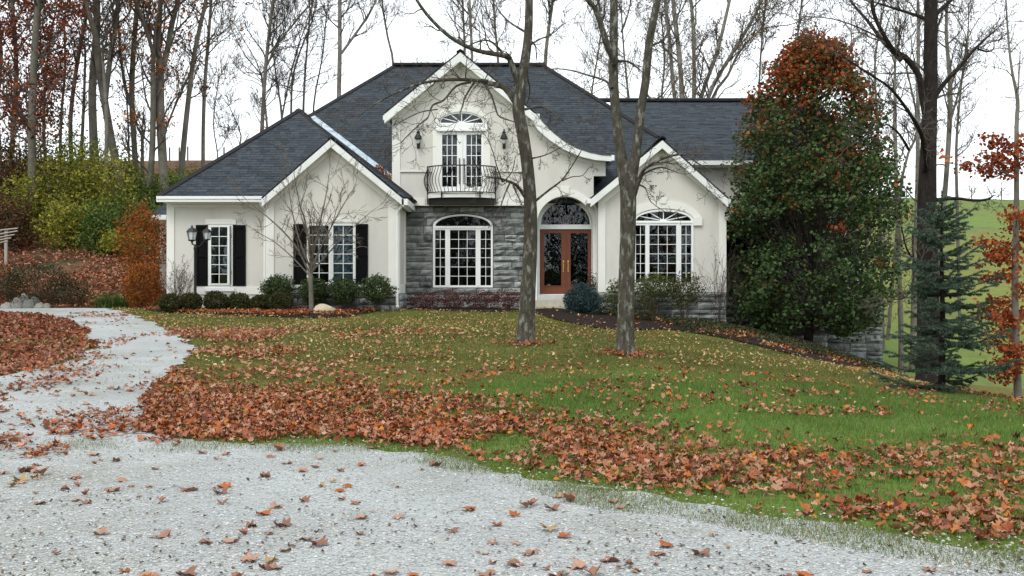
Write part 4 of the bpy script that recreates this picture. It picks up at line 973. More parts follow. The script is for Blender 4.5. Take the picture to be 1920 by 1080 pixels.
# big dark tree behind the spruce
make_tree('bare_tree', 'tall dark-barked bare tree standing behind the small blue spruce', [[(1742, 735, 58), (1741, 660, 48), (1740, 560, 45), (1738, 400, 40), (1740, 300, 34), (1744, 180, 29), (1745, 80, 28), (1746, 0, 26), (1746, -120, 22), (1750, -260, 12)]], 24.0,
    limbs=[([(1738, 215, 20), (1727, 185, 15), (1716, 144, 13), (1688, 113, 12), (1665, 103, 10), (1642, 74, 9), (1622, 39, 8.5), (1614, 0, 8), (1610, -50, 6)], -.8, (9, 1.2)),
           ([(1690, 114, 9), (1665, 78, 8), (1638, 31, 7), (1620, 0, 5), (1600, -40, 3)], .8, (6, 1.1)),
           ([(1750, 195, 14), (1757, 180, 11), (1778, 152, 10), (1809, 121, 9), (1836, 91, 7), (1863, 66, 5), (1893, 41, 3)], .6, (10, 1.1)),
           ([(1834, 92, 5), (1859, 93, 4), (1878, 84, 3), (1886, 68, 2)], .6, (4, .6)),
           ([(1733, 325, 14), (1723, 307, 11), (1704, 280, 9.5), (1684, 261, 8), (1653, 237, 7), (1607, 200, 5.5), (1560, 183, 4), (1500, 158, 2.5)], -3.0, (12, 1.0)),
           ([(1704, 281, 6), (1669, 260, 5), (1635, 253, 4), (1605, 258, 3), (1545, 290, 2)], -2.4, (8, .7)),
           ([(1745, 376, 10), (1786, 373, 7), (1815, 378, 6), (1834, 377, 5), (1840, 371, 3)], -.6, (6, .5)), ([(1735, 520, 8), (1712, 500, 6), (1680, 470, 4), (1660, 430, 2.5)], -1.0, (8, .8)),
           ([(1750, 30, 12), (1775, 10, 9), (1805, -15, 6)], .5, (5, 1)), ([(1736, 35, 8), (1700, 15, 6), (1660, -5, 4)], .5, (6, .9)), ([(1650, 72, 4), (1600, 60, 3), (1540, 52, 2.4), (1480, 56, 1.6)], -1.2, (9, .8)),
           ([(1730, 430, 6), (1700, 440, 5), (1690, 520, 4), (1665, 555, 3), (1630, 560, 2)], -1.5, (8, .6))],
    prm=dict(PF, rmin=.005), seed=12, twn=10, twL=1.6, t0=.45, bark='bark_dark', twig='twig', flare=False, wk=.88)

# ------------------------------------------------------------------ the woods
RUST = [(.22, .045, .02), (.17, .042, .02), (.27, .08, .025), (.12, .04, .022)]
ORNG = [(.34, .11, .02), (.25, .07, .018), (.2, .09, .03)]
PB = dict(lv=2, nc=(6, 4, 0), ang=(20, 55), lf=(.4, .7), curv=.2, trop=.12, rmin=.009)
PB3 = dict(lv=3, nc=(5, 4, 3, 0), ang=(18, 50), lf=(.4, .7), curv=.18, trop=.16, rmin=.008)
GW = 'bare trees of the wood behind the house'
lv = (RUST, 9, .30, .15, .30, 4, 30); lv2 = (ORNG, 5, .22, .15, .09, 6, 40); lv3 = ([(.15, .08, .04), (.20, .12, .06)], 3, .2, .11, .14, 6, 40)
WOOD = [  # label, spines, Y, bark, twig number, twig length, start, leaves
 ('russet-leaved oak on the bank, hung with rusty brown foliage', [[(60, 300, 17), (60, 220, 16), (63, 140, 15), (67, 60, 14), (72, 0, 13), (75, -120, 9)]], 44, 'bark_bg', 26, 2.6, .05, lv),
 ('slim russet-leaved oak leaning at the edge of the wood', [[(20, 300, 10), (28, 200, 10), (30, 100, 9), (22, 0, 8), (18, -100, 5)]], 47, 'bark_bg', 22, 2.6, .1, lv),
 ('~thin bare tree between the russet oak and the stout pale trunk', [[(135, 320, 10), (132, 230, 9), (140, 150, 9), (152, 80, 8), (163, 20, 7), (170, -80, 5)]], 49, 'bark_bg', 10, 1.8, .3, lv3),
 ('~thinnest stem standing beside the russet oak', [[(112, 315, 7), (115, 215, 6), (122, 130, 5), (120, 40, 4)]], 50, 'bark_bg', 12, 1.6, .2, lv3),
 ('stout pale-grey trunk on the bank with a hollow knot high up', [[(178, 318, 21), (175, 250, 18), (173, 170, 17), (178, 100, 16), (182, 40, 15), (180, -80, 11)]], 47, 'bark_bg_pale', 9, 2.4, .5, lv2),
 ('leaning grey tree crossing in front of the stout pale trunk', [[(224, 335, 19), (212, 280, 17), (197, 195, 16), (186, 130, 15), (180, 70, 14), (165, 20, 10), (150, -60, 6)], [(197, 190, 12), (205, 100, 11), (212, 40, 10), (216, -40, 8)]], 46, 'bark_bg', 8, 2.2, .5, lv2),
 ('~pale slender stem in front of the leaning grey tree', [[(198, 345, 9), (200, 260, 9), (198, 190, 8), (192, 100, 6)]], 45, 'bark_bg_pale', 4, 1.4, .5, None),
 ('grey woodland tree with rusty leaf tufts and an angled side stem', [[(256, 335, 13), (251, 260, 12), (247, 170, 12), (252, 70, 11), (258, 0, 10), (262, -100, 7)], [(244, 195, 7), (230, 150, 6), (220, 90, 5), (214, 20, 4)]], 48, 'bark_bg', 10, 2.2, .35, lv2),
 ('thick double-trunked tree with the heaviest bole of the wood', [[(308, 350, 20), (304, 280, 19), (300, 200, 19), (300, 130, 18), (296, 90, 13), (300, 20, 11), (305, -80, 8)], [(302, 135, 14), (312, 90, 13), (318, 40, 12), (332, -20, 9)], [(280, 352, 14), (288, 280, 13), (292, 200, 12), (294, 140, 11)]], 46, 'bark_bg', 9, 2.6, .5, lv2),
 ('tree leaning right on the skyline with red tufts on its stem', [[(338, 345, 14), (345, 265, 12), (354, 180, 11), (363, 110, 10), (376, 45, 9), (388, -10, 8), (396, -100, 5)], [(308, 250, 5), (325, 200, 4.5), (345, 150, 4), (365, 100, 3)]], 48, 'bark_bg', 10, 2.0, .35, lv2),
 ('straight slender grey tree where the bank meets the left roof', [[(381, 335, 9), (381, 250, 8), (384, 160, 8), (391, 70, 7), (396, 0, 6), (400, -80, 4)]], 50, 'bark_bg_pale', 12, 1.8, .35, None),
 ('~broken-topped dead snag left of the double-trunked tree', [[(268, 338, 8), (267, 290, 7), (267, 258, 7)]], 48, 'bark_bg', 2, .8, .4, None),
 ('~wispy young stem beside the grey tree with the side stem', [[(242, 335, 5), (241, 250, 4), (236, 160, 3)]], 50, 'bark_bg', 8, 1.6, .3, lv3),
 ('~thin dark tree just left of the stout pale trunk', [[(150, 330, 8), (155, 240, 7), (158, 170, 6), (160, 100, 5)]], 49, 'bark_bg', 8, 1.8, .3, lv3),
 ('~thin young russet oak right of the larger russet oak', [[(85, 310, 7), (82, 220, 6), (88, 120, 5), (100, 40, 4)]], 50, 'bark_bg', 14, 1.8, .2, lv),
 ('slim bare tree rising over the left wing roof', [[(489, 350, 10), (491, 250, 9), (497, 140, 8), (506, 50, 7), (514, -20, 6), (520, -120, 4)], [(497, 130, 5), (520, 80, 4.5), (550, 40, 4), (585, -5, 3)]], 58, 'bark_bg', 18, 2.6, .4, None),
 ('~thin bare tree touching the slim tree over the left wing roof', [[(503, 350, 6), (501, 240, 5), (490, 140, 4)]], 60, 'bark_bg', 12, 2.4, .45, None),
 ('~small forked bare tree above the peak of the left wing roof', [[(532, 340, 6), (528, 215, 5), (520, 160, 4), (512, 100, 3)], [(529, 220, 4), (540, 150, 3.5), (560, 70, 3)]], 60, 'bark_bg', 9, 2.2, .4, None),
 ('~small right-leaning bare tree above the metal roof valley', [[(548, 340, 5), (546, 210, 5), (552, 130, 4), (585, 40, 3)]], 60, 'bark_bg', 9, 2.2, .4, None),
 ('~upright small bare tree between the wing peak and the main roof slope', [[(570, 340, 6), (569, 200, 5), (575, 100, 4), (582, 20, 3)]], 61, 'bark_bg', 9, 2.2, .4, None),
 ('~last small bare tree before the straight limbed tree over the roof', [[(590, 330, 5), (588, 200, 4), (604, 110, 3), (612, 30, 3)]], 62, 'bark_bg', 9, 2.2, .4, None),
 ('straight bare tree above the main roof with one long limb angling right', [[(633, 330, 11), (635, 200, 10), (637, 100, 9), (637, 30, 8.5), (638, -60, 7), (640, -160, 4)], [(640, 100, 6), (662, 68, 5.5), (690, 25, 5), (706, -10, 4), (720, -50, 3)]], 56, 'bark_bg_pale', 14, 2.2, .5, None),
 ('~thin left-bending tree at the left end of the main ridge', [[(740, 320, 6), (738, 130, 5), (727, 70, 4.5), (716, 0, 4), (710, -80, 3)]], 58, 'bark_bg', 14, 2.4, .55, None),
 ('~thin pale tree rising right behind the balcony gable peak', [[(872, 320, 5), (872, 120, 5), (868, 20, 4.5), (866, -60, 3)]], 62, 'bark_bg_pale', 14, 2.6, .5, None),
 ('~pale straight tree just right of the balcony gable peak', [[(887, 320, 7), (885, 110, 6), (881, 20, 6), (878, -80, 4)]], 60, 'bark_bg_pale', 12, 2.4, .5, None),
 ('~thin tree over the main ridge beside the slender lawn tree', [[(935, 320, 6), (934, 120, 5.5), (929, 60, 5), (924, -20, 4)]], 60, 'bark_bg', 12, 2.4, .5, None),
 ('lone bare tree over the end of the main ridge', [[(1020, 330, 9), (1022, 130, 8), (1028, 60, 7.5), (1036, 0, 7), (1042, -90, 4)]], 58, 'bark_bg', 14, 2.2, .5, lv3),
 ('~thin tree over the right hip of the main roof', [[(1105, 330, 5), (1108, 190, 4), (1120, 110, 3.5), (1130, 40, 3)]], 62, 'bark_bg', 14, 2.8, .35, None),
 ('~thin tree seen between the stems of the forked lawn tree', [[(1180, 330, 5), (1178, 190, 4.5), (1170, 100, 4), (1165, 20, 3)]], 60, 'bark_bg', 14, 2.8, .35, lv3),
 ('~thin tree between the forked lawn tree and the many-stemmed tree', [[(1232, 330, 6), (1240, 190, 5), (1246, 110, 4), (1240, 30, 3)]], 62, 'bark_bg', 14, 2.8, .35, lv3),
 ('many-stemmed bare tree fanning out over the right wing roof', [[(1280, 340, 13), (1279, 187, 11), (1272, 90, 10), (1262, 0, 9), (1256, -100, 6)], [(1290, 320, 10), (1266, 187, 8), (1258, 90, 8), (1250, 0, 7), (1244, -80, 5)], [(1292, 310, 10), (1300, 187, 9), (1298, 60, 8), (1290, -20, 7)], [(1298, 300, 10), (1314, 187, 9), (1346, 97, 8), (1370, 0, 7), (1385, -60, 5)],
   [(1302, 300, 10), (1326, 187, 9), (1360, 120, 8), (1398, 58, 7), (1425, 5, 5)], [(1304, 300, 9), (1337, 183, 7), (1366, 140, 6), (1390, 93, 5), (1430, 50, 4)]], 58, 'bark_bg_pale', 9, 2.6, .4, lv3),
 ('~thin tree over the right wing ridge beside the leafy tree', [[(1420, 330, 5), (1424, 150, 4), (1430, 60, 4), (1440, -30, 3)]], 60, 'bark_bg', 16, 2.4, .35, lv3),
 ('~thin tree peeking over the orange-red tree top', [[(1500, 330, 5), (1495, 100, 4), (1500, 30, 4), (1510, -40, 3)]], 60, 'bark_bg', 14, 2.4, .4, lv3),
 ('~small crooked sapling above the left roof slope', [[(442, 345, 4), (440, 300, 4), (452, 255, 3), (430, 200, 2)]], 56, 'bark_bg', 10, 1.6, .4, None),
 ('~thin crooked sapling on the skyline beside the straight slender tree', [[(405, 345, 4), (408, 290, 3), (400, 230, 2.5), (410, 150, 2)]], 56, 'bark_bg', 10, 1.8, .3, None),
 ('~russet oak stem at the outer edge of the wood', [[(0, 300, 9), (-5, 200, 9), (2, 100, 8), (-6, 0, 7)]], 50, 'bark_bg', 12, 2.2, .3, lv),
]
for i, (lab, sp, Y, bark, tn, tL, t0, lf) in enumerate(WOOD):
    nn = 'bare_tree' if lf is not lv else 'oak_tree'
    make_tree(nn, lab.lstrip('~'), sp, Y, seed=40 + i, wk=.86, prm=PB3 if tL > 2.3 and lf is not lv else PB, twn=tn, twL=tL, t0=t0, bark=bark, leaves=lf, group=None if lab[0] != '~' else ('young russet oaks on the bank' if lf is lv else GW), yoff=.5)
GR = 'slim bare trees between the house and the pasture'
LAB2 = ['pale slim tree by the corner of the stone base', 'pale straight slim tree just left of the dark trunk', 'forked slim tree just right of the dark trunk', 'slim tree rising along the right edge of the leafy tree', 'slim tree between the dark trunk and the young red oak', 'slim tree half hidden behind the leafy tree top', 'crooked leaning slim tree behind the lower limb of the dark tree']
for i, (sp, Y, bark, tn, tL, t0) in enumerate([
 ([[(1690, 655, 10), (1688, 560, 9), (1683, 420, 8), (1679, 280, 7), (1678, 140, 5), (1680, 60, 3)]], 38, 'bark_bg_pale', 16, 1.5, .35),
 ([[(1712, 660, 11), (1714, 520, 9), (1720, 350, 8), (1721, 200, 7), (1722, 60, 6), (1720, -40, 4)]], 40, 'bark_bg_pale', 14, 1.6, .4),
 ([[(1752, 640, 11), (1760, 480, 10), (1772, 360, 9), (1781, 220, 9), (1781, 148, 8), (1774, 58, 6), (1778, -30, 4)], [(1781, 230, 5), (1800, 170, 4), (1815, 110, 3), (1822, 50, 2)]], 42, 'bark_bg', 14, 1.7, .4),
 ([[(1655, 600, 6), (1650, 400, 5), (1645, 230, 5), (1640, 130, 4), (1648, 60, 3)]], 43, 'bark_bg', 16, 1.5, .4),
 ([[(1800, 620, 6), (1795, 400, 6), (1793, 280, 5), (1800, 180, 4), (1812, 80, 3)]], 44, 'bark_bg', 16, 1.6, .45),
 ([[(1630, 600, 6), (1622, 380, 5), (1610, 250, 4), (1600, 150, 3), (1596, 60, 2)]], 44, 'bark_bg', 14, 1.6, .45),
 ([[(1668, 600, 6), (1692, 330, 5), (1720, 240, 4), (1700, 130, 3)]], 45, 'bark_bg', 12, 1.5, .45)]):
    make_tree('bare_tree', LAB2[i], sp, Y, seed=120 + i, prm=dict(PB, nc=(6, 4, 0), rmin=.007), twn=tn, twL=tL, t0=t0, bark=bark, group=GR, yoff=.3)
# ------------------------------------------------------------------ leafy pear tree before the right wing
def leafy_obj(name, parent, loc, C, size, cols, rng, mat='leaf', up=.4, fold=.25, shape=.5):
    V, F, K = leaf_arrays(C, size, cols, rng, up, fold, shape)
    return put(name, mesh_np(name, V - np.array(loc), F, MATS[mat], K), parent)
def pear_tree():
    rng = np.random.default_rng(5); rg = random.Random(5); Y = 33.5; bx = X(1516, Y); loc = (bx, Y, hz(bx, Y) - .05); cx = X(1524, Y)
    e = empty('pear_tree', loc, 'big teardrop-shaped leafy tree, dark green turning orange-red at its top', 'tree')
    prof_y = [62, 75, 100, 150, 200, 260, 330, 400, 470, 540, 585, 610, 640]; prof_w = [5, 26, 55, 86, 108, 128, 143, 150, 151, 144, 128, 104, 58]
    n = 2900; zc = Z(rng.uniform(66, 622, n), Y); py = 540 - (zc - CAMZ) * FPX / Y
    th = rng.uniform(0, 2 * math.pi, n)
    Rr = np.interp(py, prof_y, prof_w) * Y / FPX
    lump = .84 + .26 * vnoise(th * 2.2 + 20, zc * 1.3, 1.0, 3) + .17 * vnoise(th * 6 + 40, zc * 3.0, 1.0, 7)
    rr = Rr * lump * np.sqrt(rng.uniform(.28, 1.0, n)); CC = np.stack([cx + rr * np.cos(th) * 1.0, Y + rr * np.sin(th) * .95, zc], -1)
    gap = vnoise(CC[:, 0] * 1.0 + 3 * CC[:, 1], CC[:, 2] * 1.25 + .4 * CC[:, 1], .85, 17) * .65 + vnoise(CC[:, 0] - 2 * CC[:, 1], CC[:, 2], .42, 18) * .35
    kp = (gap > .40) | (rr < Rr * .55); CC, py, rr, Rr = CC[kp], py[kp], rr[kp], Rr[kp]; n = len(CC)
    # thin the lower left flank where the wall shows through
    keep = ~((CC[:, 0] > X(1548, Y)) & (py > 425) & (py < 545) & (rng.random(n) < .35)); CC = CC[keep]; py = py[keep]; rr = rr[keep]; Rr = Rr[keep]; n = len(CC)
    T = Tubes(); zt = Z(80, Y)
    S = spline([(bx, Y, loc[2] - .1, .17), (bx + .02, Y, loc[2] + 1.2, .14), (cx, Y, 3.2, .12), (cx - .05, Y, 6, .07), (cx, Y, zt, .012)], 4); T.add([s[:3] for s in S], [s[3] for s in S], 9)
    T.build('trunk', MATS['bark_dark'], e, loc)
    T = Tubes()
    for i in range(0, n, 2):
        c = CC[i]; z0 = max(loc[2] + 1.0, c[2] - .9 * math.hypot(c[0] - cx, c[1] - Y) - .25); z0 = min(z0, c[2] - .05)
        m = (cx + (c[0] - cx) * .5 + rg.uniform(-.15, .15), Y + (c[1] - Y) * .5, z0 + (c[2] - z0) * .38)
        q = spline([(cx, Y, z0, .022), (*m, .014), (*c, .005)], 2); T.add([s[:3] for s in q], [s[3] for s in q], 3)
    T.build('branches', MATS['twig'], e, loc)
    per = 24; sp = rng.normal(size=(n * per, 3)) * np.array([.19, .19, .13]); C = np.repeat(CC, per, 0) + sp
    pyl = np.repeat(py, per); g = pick([(.066, .115, .038), (.052, .096, .032), (.095, .145, .048), (.038, .072, .026)], n * per, rng, .3)
    red = pick([(.33, .066, .018), (.27, .052, .016), (.35, .11, .028), (.20, .055, .02)], n * per, rng, .25)
    clus = np.repeat(rng.random(n), per)
    pr = np.interp(pyl, [60, 110, 160, 220, 300, 400, 620], [.85, .72, .5, .2, .08, .03, .006])
    isr = ((clus < pr) & (rng.random(len(C)) < .85)) | (rng.random(len(C)) < pr * .25)
    oliv = rng.random(len(C)) < np.interp(pyl, [60, 200, 400], [.5, .3, .04]); g[oliv] = pick([(.10, .085, .02), (.12, .07, .02)], int(oliv.sum()), rng, .3)
    cols = np.where(isr[:, None], red, g)
    leafy_obj('leaves', e, loc, C, rng.uniform(.095, .16, len(C)), cols, rng, 'leaf', .9, .25, .66)
pear_tree()

# ------------------------------------------------------------------ small blue spruce
def spruce(name, label, px, Y, hpx, wpx, seed, cols, dens=1.0, trunk_r=.05, bottom=.05):
    rng = np.random.default_rng(seed); rg = random.Random(seed); bx = X(px, Y); bz = hz(bx, Y); loc = (bx, Y, bz - .03); Hh = hpx * Y / FPX; Wd = wpx * Y / FPX / 2
    e = empty(name, loc, label, 'tree'); T = Tubes(); T.add([(bx, Y, bz - .1), (bx + .01, Y, bz + Hh * .4), (bx - .01, Y, bz + Hh * .75), (bx, Y, bz + Hh)], [trunk_r * 1.15, trunk_r * .8, trunk_r * .4, .006], 8)
    T.build('trunk', MATS['bark_dark'], e, loc)
    T = Tubes(); tw = []
    z = bottom * Hh
    while z < Hh * .97:
        f = z / Hh; L = Wd * (1 - f) ** .55 * rg.uniform(.85, 1.1) * min(1, (1 - f) * 5) + .05; nb = rg.choice((5, 6, 7)); a0 = rg.random() * 6.28
        for b in range(nb):
            a = a0 + b * 6.283 / nb + rg.uniform(-.4, .4); l = L * rg.uniform(.55, 1.12); dr = rg.uniform(-.12, .18) if f < .6 else rg.uniform(.1, .6); z_ = z; zj = rg.uniform(-.04, .04) * Hh
            pts = [];
            for k in range(6):
                t = k / 5; pts.append((bx + math.cos(a) * l * t, Y + math.sin(a) * l * t, bz + max(z + zj, .06) + l * (dr * t - .28 * t * (1 - t) * (1 if f < .6 else 0) + .14 * t * t - (.10 * t if f < .3 else 0))))
            T.add(pts, [.014 * (1 - .8 * k / 5) * (1.2 - f) + .002 for k in range(6)], 4)
            for k in range(1, 6):
                for s in (-1, 1):
                    if rg.random() < .12: continue
                    tl = l * .42 * (1 - .55 * k / 5) * rg.uniform(.7, 1.2); aa = a + s * R(rg.uniform(35, 60)); p = pts[k]; q = (p[0] + math.cos(aa) * tl, p[1] + math.sin(aa) * tl, p[2] + tl * rg.uniform(-.40, .22)); tw.append((p, q))
                    if tl > .15:
                        for s2 in (-1, 1):
                            a3 = aa + s2 * R(45); m = tuple((p[i] + q[i]) / 2 for i in range(3)); t3 = tl * .5; tw.append((m, (m[0] + math.cos(a3) * t3, m[1] + math.sin(a3) * t3, m[2] + t3 * rg.uniform(-.15, .1))))
            for k in range(5): tw.append((pts[k], pts[k + 1]))
        z += Hh * rg.uniform(.045, .07) * (1 - .3 * f)
    for k in range(3): tw.append(((bx, Y, bz + Hh * (.85 + .05 * k)), (bx, Y, bz + Hh * (.9 + .05 * k))))
    T.build('branches', MATS['twig'], e, loc)
    A = np.array([t[0] for t in tw]); B = np.array([t[1] for t in tw]); ln = np.linalg.norm(B - A, axis=1); cnt = np.maximum(4, (ln * 420 * dens).astype(int)); i = np.repeat(np.arange(len(A)), cnt); t = rng.random(len(i))[:, None]
    base = A[i] + (B[i] - A[i]) * t; d = (B[i] - A[i]) / (ln[i][:, None] + 1e-6); rd = rng.normal(size=base.shape); rd -= d * (rd * d).sum(1, keepdims=True); rd /= np.linalg.norm(rd, axis=1, keepdims=True) + 1e-9
    nd = d * .65 + rd; nd /= np.linalg.norm(nd, axis=1, keepdims=True); nl = rng.uniform(.024, .042, (len(i), 1)); side = np.cross(nd, rng.normal(size=base.shape)); side /= np.linalg.norm(side, axis=1, keepdims=True) + 1e-9; wdt = .0042
    V = np.stack([base - side * wdt, base + side * wdt, base + nd * nl], 1).reshape(-1, 3); F = np.arange(len(i) * 3).reshape(-1, 3); K = np.repeat(pick(cols, len(i), rng, .3), 3, 0)
    put('needles', mesh_np('needles', V - np.array(loc), F, MATS['leaf_matte'], K), e)
    return e
spruce('spruce_tree', 'small blue-green spruce with layered boughs at the edge of the lawn', 1766, 15.4, 378, 232, 4, [(.095, .14, .10), (.068, .108, .072), (.165, .215, .165), (.05, .085, .055)], 1.8, .05)
# ------------------------------------------------------------------ young oak at the right, orange-red
def red_oak():
    rng = np.random.default_rng(9); rg = random.Random(9); Y = 15.8
    e = make_tree('oak_tree', 'young oak with thin trunk and bright orange-red leaves beside the spruce', [[(1909, 752, 15), (1905, 640, 13), (1903, 520, 12), (1906, 389, 10), (1906, 241, 8), (1908, 187, 7), (1898, 136, 5), (1891, 78, 4), (1886, 0, 3)]], Y,
        limbs=[([(1905, 335, 4), (1880, 328, 3), (1850, 322, 2)], -.3, (3, .3)), ([(1906, 215, 4), (1916, 150, 3), (1925, 90, 2)], .2, (4, .4))], prm=dict(PF, lv=1, nc=(4, 0), rmin=.003), seed=9, twn=10, twL=.5, t0=.5, bark='bark_bg_pale')
    loc = tuple(e.location); T = Tubes(); CL = []
    def bough(a0, b0, a1, b1, k, dy):
        p = P(a0, b0, Y); q = (X(a1, Y), Y + dy, Z(b1, Y)); m = tuple((p[i] + q[i]) / 2 + (.04 if i == 2 else 0) for i in range(3)); S = spline([(*p, .010), (*m, .007), (*q, .003)], 3); T.add([s[:3] for s in S], [s[3] for s in S], 4)
        for c in range(k):
            t = .25 + .75 * rg.random(); i = min(int(t * (len(S) - 1)), len(S) - 2); CL.append((S[i][0] + rg.gauss(0, .07), S[i][1] + rg.gauss(0, .12), S[i][2] + rg.gauss(0, .035)))
    for a0, b0, a1, b1, k in [(1905, 330, 1840, 285, 12), (1905, 330, 1860, 250, 12), (1905, 335, 1790, 298, 12), (1906, 320, 1915, 250, 12), (1905, 335, 1830, 310, 9), (1906, 310, 1950, 280, 12), (1906, 300, 1880, 262, 10),
        (1904, 470, 1850, 450, 14), (1904, 470, 1845, 500, 12), (1904, 460, 1945, 440, 12), (1904, 500, 1875, 470, 14), (1904, 440, 1930, 400, 12), (1904, 520, 1850, 530, 12), (1904, 430, 1885, 395, 8),
        (1904, 590, 1840, 600, 14), (1905, 600, 1860, 640, 16), (1905, 600, 1945, 590, 14), (1905, 580, 1870, 570, 14), (1905, 640, 1850, 690, 16), (1906, 660, 1880, 700, 16), (1906, 660, 1950, 660, 14), (1906, 690, 1860, 715, 10), (1906, 560, 1950, 520, 12), (1906, 620, 1815, 650, 7)]:
        bough(a0, b0, a1, b1, int(k * 1.3), rg.uniform(-.45, .45))
    T.build('boughs', MATS['twig'], e, loc)
    per = 9; n = len(CL); C = np.repeat(np.array(CL), per, 0) + rng.normal(size=(n * per, 3)) * np.array([.075, .09, .04])
    cols = np.repeat(pick([(.36, .075, .02), (.27, .05, .018), (.42, .12, .03), (.22, .05, .02)], n, rng, .25), per, 0) * rng.uniform(.75, 1.25, (n * per, 1))
    leafy_obj('leaves', e, loc, C, rng.uniform(.05, .10, len(C)), cols, rng, 'leaf', .6, .3, .55)
red_oak()

# ------------------------------------------------------------------ shrubs
def shrub(name, label, px, Y, w, h, n, size, pal, cat='shrub', group=None, stems=10, shell=.55, low=.0, mat='leaf', seed=0, lump=.25, power=1.0, sink=.0, up=.4, ybase=None, shape=.5, depth=.9, stemr=.008, twigs=False, zoff=0):
    rng = np.random.default_rng(seed + int(px) * 7); rg = random.Random(seed + int(px)); bx = X(px, Y); bz = hz(bx, Y) + zoff; loc = (bx, Y, bz - .04); W = w * Y / FPX / 2; Hh = h * Y / FPX
    e = empty(name, loc, label, cat, group)
    T = Tubes(); tips = []
    if twigs:
        prm = dict(lv=2, nc=(4, 3, 0), ang=(12, 40), lf=(.35, .6), curv=.10, trop=.05, rmin=.003, n=(5, 4, 3, 3))
        for k in range(stems):
            a = rg.random() * 6.28; l = rg.uniform(.1, .75); grow(T, (bx + math.cos(a) * W * .15, Y + math.sin(a) * W * .15, bz - .05), nrm((math.cos(a) * W * l / Hh, math.sin(a) * W * l / Hh, 1)), Hh * rg.uniform(.7, 1.0), stemr, 0, prm, rg, tips)
    else:
        for k in range(stems):
            a = rg.random() * 6.28; l = rg.uniform(.15, .8); S = spline([(bx + math.cos(a) * W * .12, Y + math.sin(a) * W * .12, bz - .05, stemr), (bx + math.cos(a) * W * l * .6, Y + math.sin(a) * W * l * .6, bz + Hh * .45, stemr * .7), (bx + math.cos(a) * W * l, Y + math.sin(a) * W * l, bz + Hh * .82, stemr * .4)], 2); T.add([s[:3] for s in S], [s[3] for s in S], 4)
    T.build('stems', MATS['twig'], e, loc)
    if n:
        if twigs: tp = np.array(tips); C = tp[rng.integers(0, len(tp), n)] + rng.normal(size=(n, 3)) * size * .6
        else:
            d = rng.normal(size=(n, 3)); d /= np.linalg.norm(d, axis=1, keepdims=True); az = np.arctan2(d[:, 1], d[:, 0])
            lu = 1 - lump / 2 + lump * vnoise(az * 1.6 + 30, d[:, 2] * 2.5 + 9, 1, seed + 2) + lump * .6 * vnoise(az * 5 + 30, d[:, 2] * 6 + 9, 1, seed + 4)
            r = lu * (shell + (1 - shell) * rng.random(n) ** .6)
            cz = low + (1 - low) / 2; C = np.stack([bx + d[:, 0] * r * W, Y + d[:, 1] * r * W * depth, bz + Hh * (cz + d[:, 2] * r * (1 - low) / 2)], -1)
            C[:, 2] = np.maximum(C[:, 2], H(C[:, 0], C[:, 1]) + .01 + zoff)
        leafy_obj('leaves', e, loc, C, rng.uniform(.7, 1.35, n) * size, pick(pal, n, rng, .3), rng, mat, up, .25, shape)
    return e
BOX = [(.050, .058, .02), (.062, .066, .023), (.036, .046, .017), (.08, .066, .028)]
for i, (px, w, h, yy, nm) in enumerate([(320, 42, 36, 30.6, 'rounded clipped boxwood at the corner, first of the row before the left wing'), (358, 42, 36, 30.8, 'rounded clipped boxwood standing under the lamp post'), (405, 45, 38, 31.0, 'rounded clipped boxwood below the single casement window'),
        (447, 40, 34, 31.2, 'rounded clipped boxwood below the right shutter of the casement window'), (487, 38, 31, 31.3, 'smallest clipped boxwood of the row, by the downspout'), (527, 42, 37, 31.0, 'brownish clipped boxwood in front of a taller evergreen')]):
    shrub('boxwood', nm, px, yy, w, h, 4600, .05, BOX, group='clipped boxwoods before the left wing', seed=i, lump=.30, shell=.55, stems=6, mat='leaf_matte')
EVG = [(.055, .085, .028), (.040, .066, .024), (.080, .11, .036)]
for i, (px, w, h, yy, nm) in enumerate([(519, 54, 66, 31.55, 'loose evergreen bush behind the brownish boxwood'), (588, 54, 60, 31.4, 'loose evergreen bush growing behind the bare sapling'), (645, 54, 62, 31.2, 'loose evergreen bush beside the pale boulder'), (707, 56, 66, 31.2, 'loose evergreen bush by the downspout of the left gable')]):
    shrub('evergreen_bush', nm, px, yy, w, h, 3600, .06, EVG, group='evergreen bushes under the gable window', seed=20 + i, lump=.5, low=.28, shell=.4, stems=9)
shrub('bare_shrub', 'purplish twiggy shrub with few leaves at the left house corner', 335, 31.7, 62, 82, 160, .05, [(.10, .03, .035), (.14, .05, .045)], stems=22, twigs=True, stemr=.009, seed=31)
for i, (px, w, h, nm) in enumerate([(797, 62, 32, 'dark red barberry by the corner of the stone panel'), (850, 64, 37, 'dark red barberry under the stone-panel window, tallest of the row'), (903, 62, 35, 'dark red barberry under the right side of the stone-panel window'), (952, 60, 37, 'dark red barberry beside the slender lawn tree')]):
    shrub('barberry_bush', nm, px, 32.9, w, h, 1500, .045, [(.085, .024, .024), (.12, .032, .03), (.06, .022, .02), (.15, .05, .036)], group='barberries before the stone panel', seed=40 + i, lump=.4, shell=.35, stems=26, stemr=.006, mat='leaf_matte', twigs=False)
spruce('dwarf_spruce', 'low rounded blue dwarf spruce by the entrance steps', 1091, 31.3, 58, 74, 14, [(.045, .08, .085), (.03, .058, .06), (.075, .12, .125)], .55, .04, .0)
shrub('dwarf_spruce_filler', '', 0, 1, 1, 1, 0, .1, [(0, 0, 0)], stems=1) if False else None
e = [o for o in bpy.data.objects if o.name.startswith('dwarf_spruce')][0]
_rng = np.random.default_rng(3); _d = _rng.normal(size=(5200, 3)); _d /= np.linalg.norm(_d, axis=1, keepdims=True); _r = .62 + .42 * _rng.random(5200)
